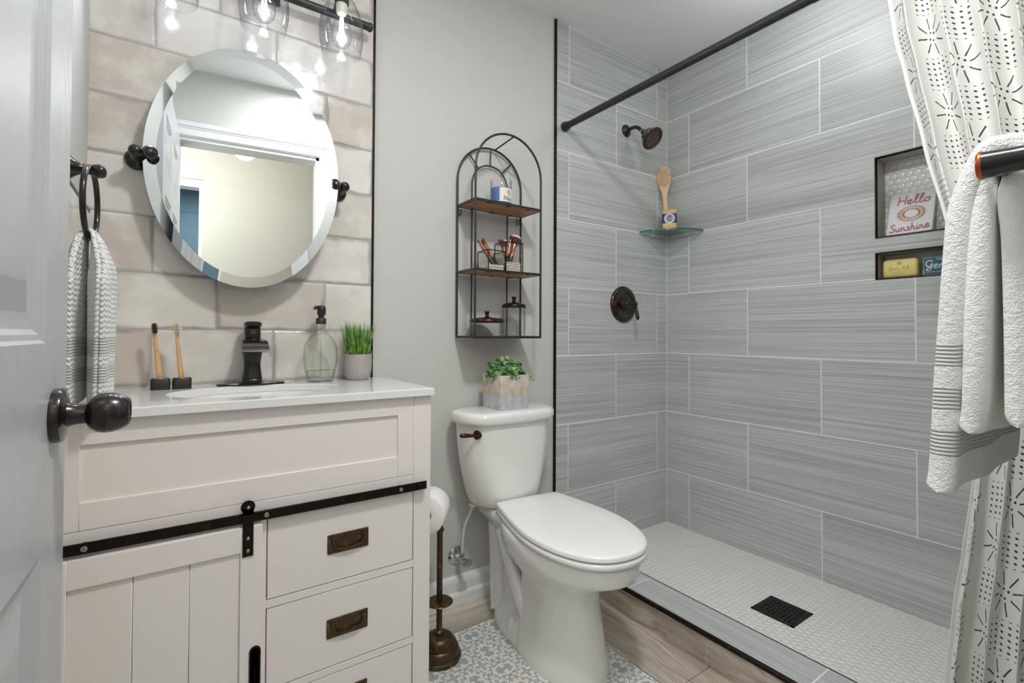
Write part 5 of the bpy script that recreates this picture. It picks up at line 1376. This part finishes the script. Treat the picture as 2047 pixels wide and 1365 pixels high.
b = MB(); b.box(-0.035, -0.012, 0, 0.035, 0.016, 0.102, 0.009, 4, M=F); b.build('soap_block', SOAPT, so, smooth=50)
NAVY = plain('navy_band', (44, 58, 118), 0.4); WHITEP = plain('white_print', (232, 230, 226), 0.5)
b = MB(); b.box(-0.0357, -0.0127, 0.025, 0.0357, 0.0167, 0.084, 0.0088, 4, M=F); b.build('paper_band', NAVY, so, smooth=50)
b = MB(); yb_ = -0.0131
for z in (0.0255, 0.0835): b.box(-0.030, yb_, z-0.0010, 0.030, yb_+0.0004, z+0.0010, M=F)
def disc(b, r, y, M, cx=0, cz=0.054, n=40, mi=0): b.add([(cx, y, cz)] + [(cx+r*math.cos(2*PI*i/n), y, cz+r*math.sin(2*PI*i/n)) for i in range(n)], [(0, 1+i, 1+(i+1) % n) for i in range(n)], M, mi)
disc(b, 0.0255, yb_, F, mi=0); disc(b, 0.0225, yb_-0.0002, F, mi=1); disc(b, 0.0212, yb_-0.0004, F, mi=0); disc(b, 0.0165, yb_-0.0006, F, mi=1)
b.build('badge', [WHITEP, NAVY], so)

def text_mesh(b, s, size, M, shear=0.0, depth=0.0, align='CENTER', mi=0):
    """block lettering laid into the xz plane of M (front faces -y)"""
    cu = bpy.data.curves.new('tmp_text', 'FONT'); cu.body = s; cu.size = size; cu.align_x = align; cu.shear = shear; cu.resolution_u = 3
    ob = bpy.data.objects.new('tmp_text', cu); COL.objects.link(ob)
    dg = bpy.context.evaluated_depsgraph_get(); me = bpy.data.meshes.new_from_object(ob.evaluated_get(dg))
    b.add([(v.co.x, 0.0, v.co.y) for v in me.vertices], [list(p.vertices) for p in me.polygons], M, mi)
    bpy.data.objects.remove(ob); bpy.data.curves.remove(cu); bpy.data.meshes.remove(me)
b = MB()
text_mesh(b, 'SOAP', 0.0125, F @ mat4((0, yb_-0.0009, 0.0455)))
text_mesh(b, 'Dude', 0.0120, F @ mat4((0, yb_-0.0009, 0.0565)), shear=0.2)
for k in range(3): b.box(-0.006+0.005*k, yb_-0.0009, 0.0405, -0.003+0.005*k, yb_-0.0008, 0.0415, M=F)
b.build('lettering', WHITEP, so, smooth=0)
br = thing('bath_brush', 'pale wooden bath brush with bristles leaning in the shower corner behind the soap', 'brush', (-0.06, -0.06, GT))
F = fr((-0.065, -0.052, GT)) @ mat4(rot=(-0.055, -0.055, 0))
b = MB(); prof = [(0.0, 0.009, 0.006), (0.02, 0.0115, 0.0075), (0.08, 0.0115, 0.0075), (0.14, 0.0112, 0.0072), (0.185, 0.0125, 0.0072), (0.215, 0.017, 0.0075), (0.24, 0.0245, 0.008), (0.265, 0.031, 0.0085), (0.29, 0.0342, 0.009), (0.31, 0.034, 0.009), (0.328, 0.0305, 0.0085), (0.342, 0.023, 0.0075), (0.350, 0.013, 0.006), (0.353, 0.003, 0.002)]
b.loft([[F @ Vector((a*math.cos(2*PI*k/28), c*math.sin(2*PI*k/28), z)) for k in range(28)] for z, a, c in prof]); b.build('wooden_body', BEECH, br, smooth=70)
b = MB(); r5 = random.Random(2)
for i in range(-3, 4):
    for j in range(9):
        z = 0.246+0.0112*j; x_ = i*0.0078 + (0.0039 if j % 2 else 0)
        wmax = 0.0295*math.sqrt(max(0, 1-((z-0.294)/0.056)**2))
        if abs(x_) > wmax: continue
        for k in range(7):
            dx, dz = r5.uniform(-.002, .002), r5.uniform(-.002, .002)
            b.cyl(F @ Vector((x_+dx*0.6, -0.006, z+dz*0.6)), F @ Vector((x_+dx*1.7, -0.022, z+dz*1.7)), 0.0006, 0.0005, 5)
b.build('bristles', BRISTLE_NAT, br)

# ------------------------------------------------------------------ shower drain
dr = thing('shower_drain', 'rectangular dark grate drain in the penny tile shower floor', 'drain', (-0.356, -0.761, 0.042))
b = MB(); x0, x1, y0, y1 = -0.428, -0.284, -0.835, -0.687
for a in ((x0, y0, x1, y0+0.010), (x0, y1-0.010, x1, y1), (x0, y0, x0+0.010, y1), (x1-0.010, y0, x1, y1)): b.box(a[0], a[1], 0.0405, a[2], a[3], 0.0442, 0.0008)
b.build('frame', TRIMBRONZE, dr)
b = MB(); b.box(x0+0.01, y0+0.01, 0.0400, x1-0.01, y1-0.01, 0.0424); b.build('sump', NEAR_BLACK, dr)
b = MB(); nx, ny = 8, 9; gx0, gx1, gy0, gy1 = x0+0.0115, x1-0.0115, y0+0.0115, y1-0.0115
for i in range(nx+1):
    c = gx0 + (gx1-gx0)*i/nx; b.box(max(gx0, c-0.0040), gy0, 0.0425, min(gx1, c+0.0040), gy1, 0.0438)
for j in range(ny+1):
    c = gy0 + (gy1-gy0)*j/ny; b.box(gx0, max(gy0, c-0.0046), 0.0425, gx1, min(gy1, c+0.0046), 0.0438)
b.build('grate', plain('grate_dark_metal', (62, 64, 66), 0.35, metal=0.6), dr)
b = MB()
for a in ((x0+0.0102, y0+0.0102, x1-0.0102, y0+0.0112), (x0+0.0102, y1-0.0112, x1-0.0102, y1-0.0102), (x0+0.0102, y0+0.0102, x0+0.0112, y1-0.0102), (x1-0.0112, y0+0.0102, x1-0.0102, y1-0.0102)): b.box(a[0], a[1], 0.0430, a[2], a[3], 0.0444)
b.build('copper_line', COPPER, dr)

# ------------------------------------------------------------------ things in the wall niches
def stroke_text(b, glyphs, M, r, gap=0.10, k=6):
    x = 0.0
    for adv, strokes in glyphs:
        for st in strokes:
            P = bez([(x+p[0], 0, p[1]) for p in st], k); b.tube([M @ v for v in P], r, 6, flat=1.0)
        x += adv+gap
    return x
G = {
 'H': (0.62, [[(0.10, 0.95), (0.07, 0.5), (0.0, 0.0)], [(0.60, 1.02), (0.55, 0.5), (0.50, 0.02)], [(0.0, 0.42), (0.28, 0.50), (0.62, 0.56)]]),
 'e': (0.40, [[(0.0, 0.22), (0.22, 0.30), (0.30, 0.44), (0.18, 0.50), (0.03, 0.32), (0.06, 0.06), (0.24, 0.02), (0.42, 0.18)]]),
 'l': (0.30, [[(0.0, 0.12), (0.22, 0.60), (0.28, 0.98), (0.17, 1.02), (0.08, 0.60), (0.08, 0.10), (0.20, 0.02), (0.34, 0.16)]]),
 'o': (0.42, [[(0.26, 0.48), (0.06, 0.40), (0.04, 0.10), (0.20, 0.0), (0.36, 0.18), (0.32, 0.42), (0.22, 0.46), (0.30, 0.38), (0.46, 0.44)]]),
 'S': (0.52, [[(0.50, 0.86), (0.34, 1.0), (0.12, 0.86), (0.16, 0.62), (0.36, 0.46), (0.38, 0.16), (0.14, 0.0), (-0.04, 0.14)]]),
 'u': (0.46, [[(0.02, 0.46), (0.02, 0.16), (0.14, 0.02), (0.30, 0.18), (0.36, 0.46), (0.36, 0.12), (0.48, 0.04)]]),
 'n': (0.48, [[(0.02, 0.46), (0.04, 0.22), (0.0, 0.0)], [(0.02, 0.22), (0.16, 0.44), (0.28, 0.40), (0.30, 0.12), (0.40, 0.02), (0.50, 0.12)]]),
 's': (0.36, [[(0.30, 0.44), (0.14, 0.46), (0.08, 0.34), (0.26, 0.20), (0.24, 0.02), (0.02, 0.04)]]),
 'h': (0.48, [[(0.10, 0.98), (0.08, 0.5), (0.0, 0.0)], [(0.04, 0.24), (0.20, 0.46), (0.30, 0.38), (0.30, 0.10), (0.40, 0.02), (0.50, 0.12)]]),
 'i': (0.22, [[(0.06, 0.44), (0.06, 0.10), (0.14, 0.02), (0.24, 0.12)], [(0.08, 0.64), (0.10, 0.68)]]),
 'G': (0.66, [[(0.60, 0.80), (0.42, 1.0), (0.12, 0.84), (0.04, 0.46), (0.22, 0.22), (0.46, 0.40), (0.56, 0.62), (0.56, 0.20), (0.36, -0.22), (0.10, -0.20), (0.16, 0.02), (0.50, 0.14)]]),
 'g': (0.36, [[(0.30, 0.44), (0.08, 0.40), (0.08, 0.08), (0.28, 0.14), (0.32, 0.44), (0.30, -0.2), (0.1, -0.3), (0.08, -0.14), (0.36, 0.1)]]),
 't': (0.28, [[(0.14, 0.80), (0.10, 0.30), (0.14, 0.03), (0.30, 0.14)], [(0.0, 0.52), (0.28, 0.56)]]),
 'M': (0.78, [[(0.0, 0.0), (0.12, 0.6), (0.16, 0.98)], [(0.16, 0.98), (0.26, 0.5), (0.32, 0.16)], [(0.32, 0.16), (0.50, 0.6), (0.60, 1.0)], [(0.60, 1.0), (0.62, 0.4), (0.64, 0.06), (0.78, 0.10)]]),
 'k': (0.42, [[(0.12, 1.0), (0.08, 0.5), (0.02, 0.0)], [(0.36, 0.48), (0.10, 0.24), (0.26, 0.10), (0.44, 0.06)]]),
 'a': (0.42, [[(0.30, 0.46), (0.08, 0.38), (0.08, 0.06), (0.26, 0.14), (0.32, 0.46), (0.32, 0.10), (0.44, 0.08)]]),
 ' ': (0.30, []), "'": (0.12, [[(0.06, 1.0), (0.02, 0.84)]]),
}
def word(b, s, M, hgt, wid, r):
    tot = sum(G[c][0]+0.06 for c in s)-0.06
    S = M @ Matrix.Diagonal((wid/tot, 1, hgt, 1))
    x = 0.0
    for c in s:
        adv, sts = G[c]
        for st in sts: b.tube([S @ v for v in bez([(x+p[0]-tot/2, 0, p[1]) for p in st], 6)], r, 6)
        x += adv+0.06
# canvas sign: local x to the right (towards -y), local y into the wall (+x), z up
def nf(c, tilt=0.0):
    m = Matrix(((0, 1, 0, c[0]), (-1, 0, 0, c[1]), (0, 0, 1, c[2]), (0, 0, 0, 1)))
    return m @ mat4(rot=(tilt, 0, 0))
WHITECANVAS = plain('white_canvas', (214, 214, 214), 0.7)
sg = thing('canvas_sign', 'small white canvas reading Hello Sunshine leaning in the upper niche', 'sign', (0.02, -1.025, N1[0]))
F = nf((0.0215, -1.0245, N1[0]+0.0045), -0.31)
b = MB(); b.box(-0.0665, 0.0, 0, 0.0665, 0.014, 0.166, 0.0015, M=F); b.build('canvas', WHITECANVAS, sg)
ROSE = plain('rose_paint', (196, 134, 148), 0.6); GOLD = plain('gold_beads', (176, 122, 64), 0.45); GOLD2 = plain('gold_beads_light', (214, 178, 130), 0.45)
b = MB(); word(b, 'Hello', F @ mat4((0.006, -0.0004, 0.117)), 0.034, 0.094, 0.0025); word(b, 'Sunshine', F @ mat4((0.001, -0.0004, 0.011), rot=(0, -0.035, 0)), 0.030, 0.114, 0.0022); b.build('lettering', ROSE, sg, smooth=60)
b = MB()
cx_, cz_ = 0.002, 0.0775
for i in range(26):
    a = 2*PI*i/26
    for r0, r1_, rad, mi in ((0.0185, 0.0235, 0.0017, 0), (0.0225, 0.0330, 0.0015, 1), (0.0300, 0.0345, 0.0017, 0)):
        b.tube([F @ Vector((cx_+q_*math.cos(a)*1.12, -0.0006, cz_+q_*math.sin(a)*0.86)) for q_ in (r0, r1_)], rad, 6, mi=mi)
    b.tube([F @ Vector((cx_+q_*math.cos(a+0.12)*1.12, -0.0006, cz_+q_*math.sin(a+0.12)*0.86)) for q_ in (0.033, 0.0405)], [0.0012, 0.0003], 5, mi=0)
b.build('sunburst_wreath', [GOLD, GOLD2], sg, smooth=60)
# wrapped soap
ys_ = thing('wrapped_soap', 'pale yellow paper-wrapped soap bar at the left of the lower niche', 'soap', (0.03, -1.0, N2[0]))
F = nf((0.012, -1.000, N2[0]+0.0003), 0)
YEL = Mat('yellow_wrap', srgb(222, 208, 130), 0.4).m
b = MB(); b.box(-0.052, 0.0, 0, 0.052, 0.045, 0.067, 0.011, 3, M=F); b.build('wrapper', YEL, ys_, smooth=40)
INKG = plain('olive_print', (128, 116, 66), 0.6); INKL = plain('pale_print', (178, 162, 94), 0.6)
b = MB(); word(b, "Goat's Milk", F @ mat4((0, -0.0002, 0.0275)), 0.0135, 0.062, 0.00038); b.build('script_lettering', INKG, ys_, smooth=60)
b = MB()
for k, (w_, z) in enumerate(((0.050, 0.0205), (0.044, 0.0165), (0.050, 0.0125))):
    for i in range(int(w_/0.0042)): b.box(-w_/2+0.0042*i, -0.0002, z, -w_/2+0.0042*i+0.003, 0.0, z+0.0014, M=F)
disc(b, 0.0065, -0.00015, F, 0, 0.0515, 24)
b.build('fine_print', INKL, ys_, smooth=0)
bs = thing('boxed_soap', 'teal blue soap box with cream script beside the yellow soap', 'soap', (0.03, -1.12, N2[0]))
F = nf((0.012, -1.118, N2[0]+0.0003), 0)
TEAL = plain('teal_box', (36, 92, 116), 0.35); CREAMP = plain('cream_print', (226, 222, 200), 0.5)
b = MB(); b.box(-0.050, 0.0, 0, 0.050, 0.040, 0.062, 0.0012, M=F); b.build('carton', TEAL, bs)
b = MB(); word(b, 'Gentle', F @ mat4((0.001, -0.0004, 0.0225)), 0.028, 0.088, 0.0019)
text_mesh(b, 'THE', 0.009, F @ mat4((-0.006, -0.0006, 0.0505)))
b.box(-0.048, -0.0004, 0.0105, 0.048, 0.0, 0.0115, M=F)
for sgn in (-0.0492, 0.0486): b.box(sgn, -0.0003, 0.001, sgn+0.0008, 0.0, 0.061, M=F)
b.box(-0.049, -0.0003, 0.0602, 0.049, 0.0, 0.061, M=F); b.box(-0.049, -0.0003, 0.001, 0.049, 0.0, 0.0018, M=F)
b.build('lettering', CREAMP, bs, smooth=50)

# ------------------------------------------------------------------ towel bar and bath towel on the front wall
TBX0, TBX1, TBY, TBZ = -1.280, -0.820, -1.492, 1.243
tb = thing('towel_bar', 'black towel bar with copper-rimmed posts on the right foreground wall', 'towel bar', (-1.05, YF, TBZ))
for x in (TBX0, TBX1):
    R = mat4((x, -1.57, TBZ), (-PI/2, 0, 0))
    b = MB(); b.lathe([(0.030, -0.010), (0.030, 0.006), (0.0265, 0.014), (0.0200, 0.028), (0.0160, 0.042), (0.0148, 0.052), (0.0155, 0.066), (0.0170, 0.084), (0.0178, 0.094)], 40, R); p = b.build('post', BRONZE, tb, smooth=50)
    b = MB(); b.lathe([(0.0178, 0.0935), (0.0183, 0.095), (0.0183, 0.0975), (0.0172, 0.0990), (0.0150, 0.0990)], 40, R); b.build('copper_rim', COPPER, tb, smooth=40)
    b = MB(); b.lathe([(0.0152, 0.0970), (0.012, 0.1000), (0.002, 0.1010)], 32, R); b.build('end_face', BRONZE, tb)
    b = MB(); b.cyl((x, -1.525, TBZ-0.014), (x, -1.525, TBZ-0.021), 0.0055); b.build('set_screw', NEAR_BLACK, tb)
b = MB(); b.tube([(TBX0, TBY, TBZ-0.006), (TBX1, TBY, TBZ-0.006)], 0.0080, 18); b.build('bar', BRONZE, tb, smooth=60)
BT = terry('bath_towel_white', (240, 239, 235), 520, 0.0035, stripes=[(0.178, 0.210), (0.115, 0.147), (0.052, 0.088)])
BT2 = terry('bath_towel_back', (240, 239, 235), 420, 0.0025)
bt = thing('bath_towel', 'thick white bath towel with grey ribbed stripes folded over the right towel bar', 'towel', (-1.06, TBY, 0.8))
tx0, tx1 = -1.258, -0.875
def tpath(front, back, zf, zb_, top):
    """cross-section (y, z) from the front hem over the bar to the back hem"""
    f = front
    pts = [(f[0]+0.004, zf), (f[0], zf+0.03), (f[1], 0.95), (f[2], 1.05), (f[3], 1.15), (f[4], 1.205), (TBY+0.020, top-0.006), (TBY+0.004, top), (TBY-0.014, top-0.008), (back[0], 1.205), (back[1], 1.15), (back[2], 1.05), (back[3], 0.96), (back[3], zb_)]
    return bez([(0, p[0], p[1]) for p in pts], 5)
def leaf(path, thick, ph, amp):
    n = len(path)
    def f(s, t):
        k = t*(n-1); i = min(n-2, int(k)); q_ = path[i]+(path[i+1]-path[i])*(k-i)
        x = tx0 + (tx1-tx0)*s + 0.003*math.sin(t*14+ph)
        hang = abs(t-0.5)*2
        return (x, q_.y + amp*math.sin(s*11+ph)*hang*min(1, s*6), q_.z + 0.003*math.sin(s*7+ph)*hang)
    return f
b = MB(); towel_sheet(b, leaf(tpath((-1.424, -1.430, -1.437, -1.444, -1.450), (-1.521, -1.530, -1.534, -1.534), 0.800, 0.885, 1.272), 0, 0.0, 0.004), 0.032)
b.build('outer_fold', BT, bt, smooth=80)
b = MB(); towel_sheet(b, leaf(tpath((-1.458, -1.460, -1.463, -1.466, -1.468), (-1.497, -1.500, -1.501, -1.501), 0.885, 0.900, 1.256), 0, 1.2, 0.002), 0.028)
b.build('inner_fold', BT2, bt, smooth=80)

# ------------------------------------------------------------------ hallway ceiling light (seen in the mirror)
hl = thing('hall_ceiling_light', 'clear glass ceiling light reflected in the oval mirror', 'light fixture', (-2.005, -2.2, ZC))
HL = mat4((-2.005, -2.2, 0))
b = MB(); b.lathe([(0.065, ZC), (0.065, ZC-0.02), (0.05, ZC-0.03), (0.012, ZC-0.032), (0.012, ZC-0.10), (0.02, ZC-0.11), (0.02, ZC-0.13)], 32, HL); b.build('canopy', BLACKMETAL, hl)
b = MB(); b.lathe([(0.03, ZC-0.03), (0.09, ZC-0.06), (0.135, ZC-0.12), (0.142, ZC-0.195), (0.140, ZC-0.20)], 44, HL, cap0=False, cap1=False); b.build('glass_dome', GLASS, hl, smooth=60)
for s in (-1, 1):
    b = MB(); b.ball((-2.005+s*0.05, -2.2, ZC-0.14), (0.022, 0.022, 0.030), 16, 10); b.build('lit_bulb', HALLGLOW, hl)
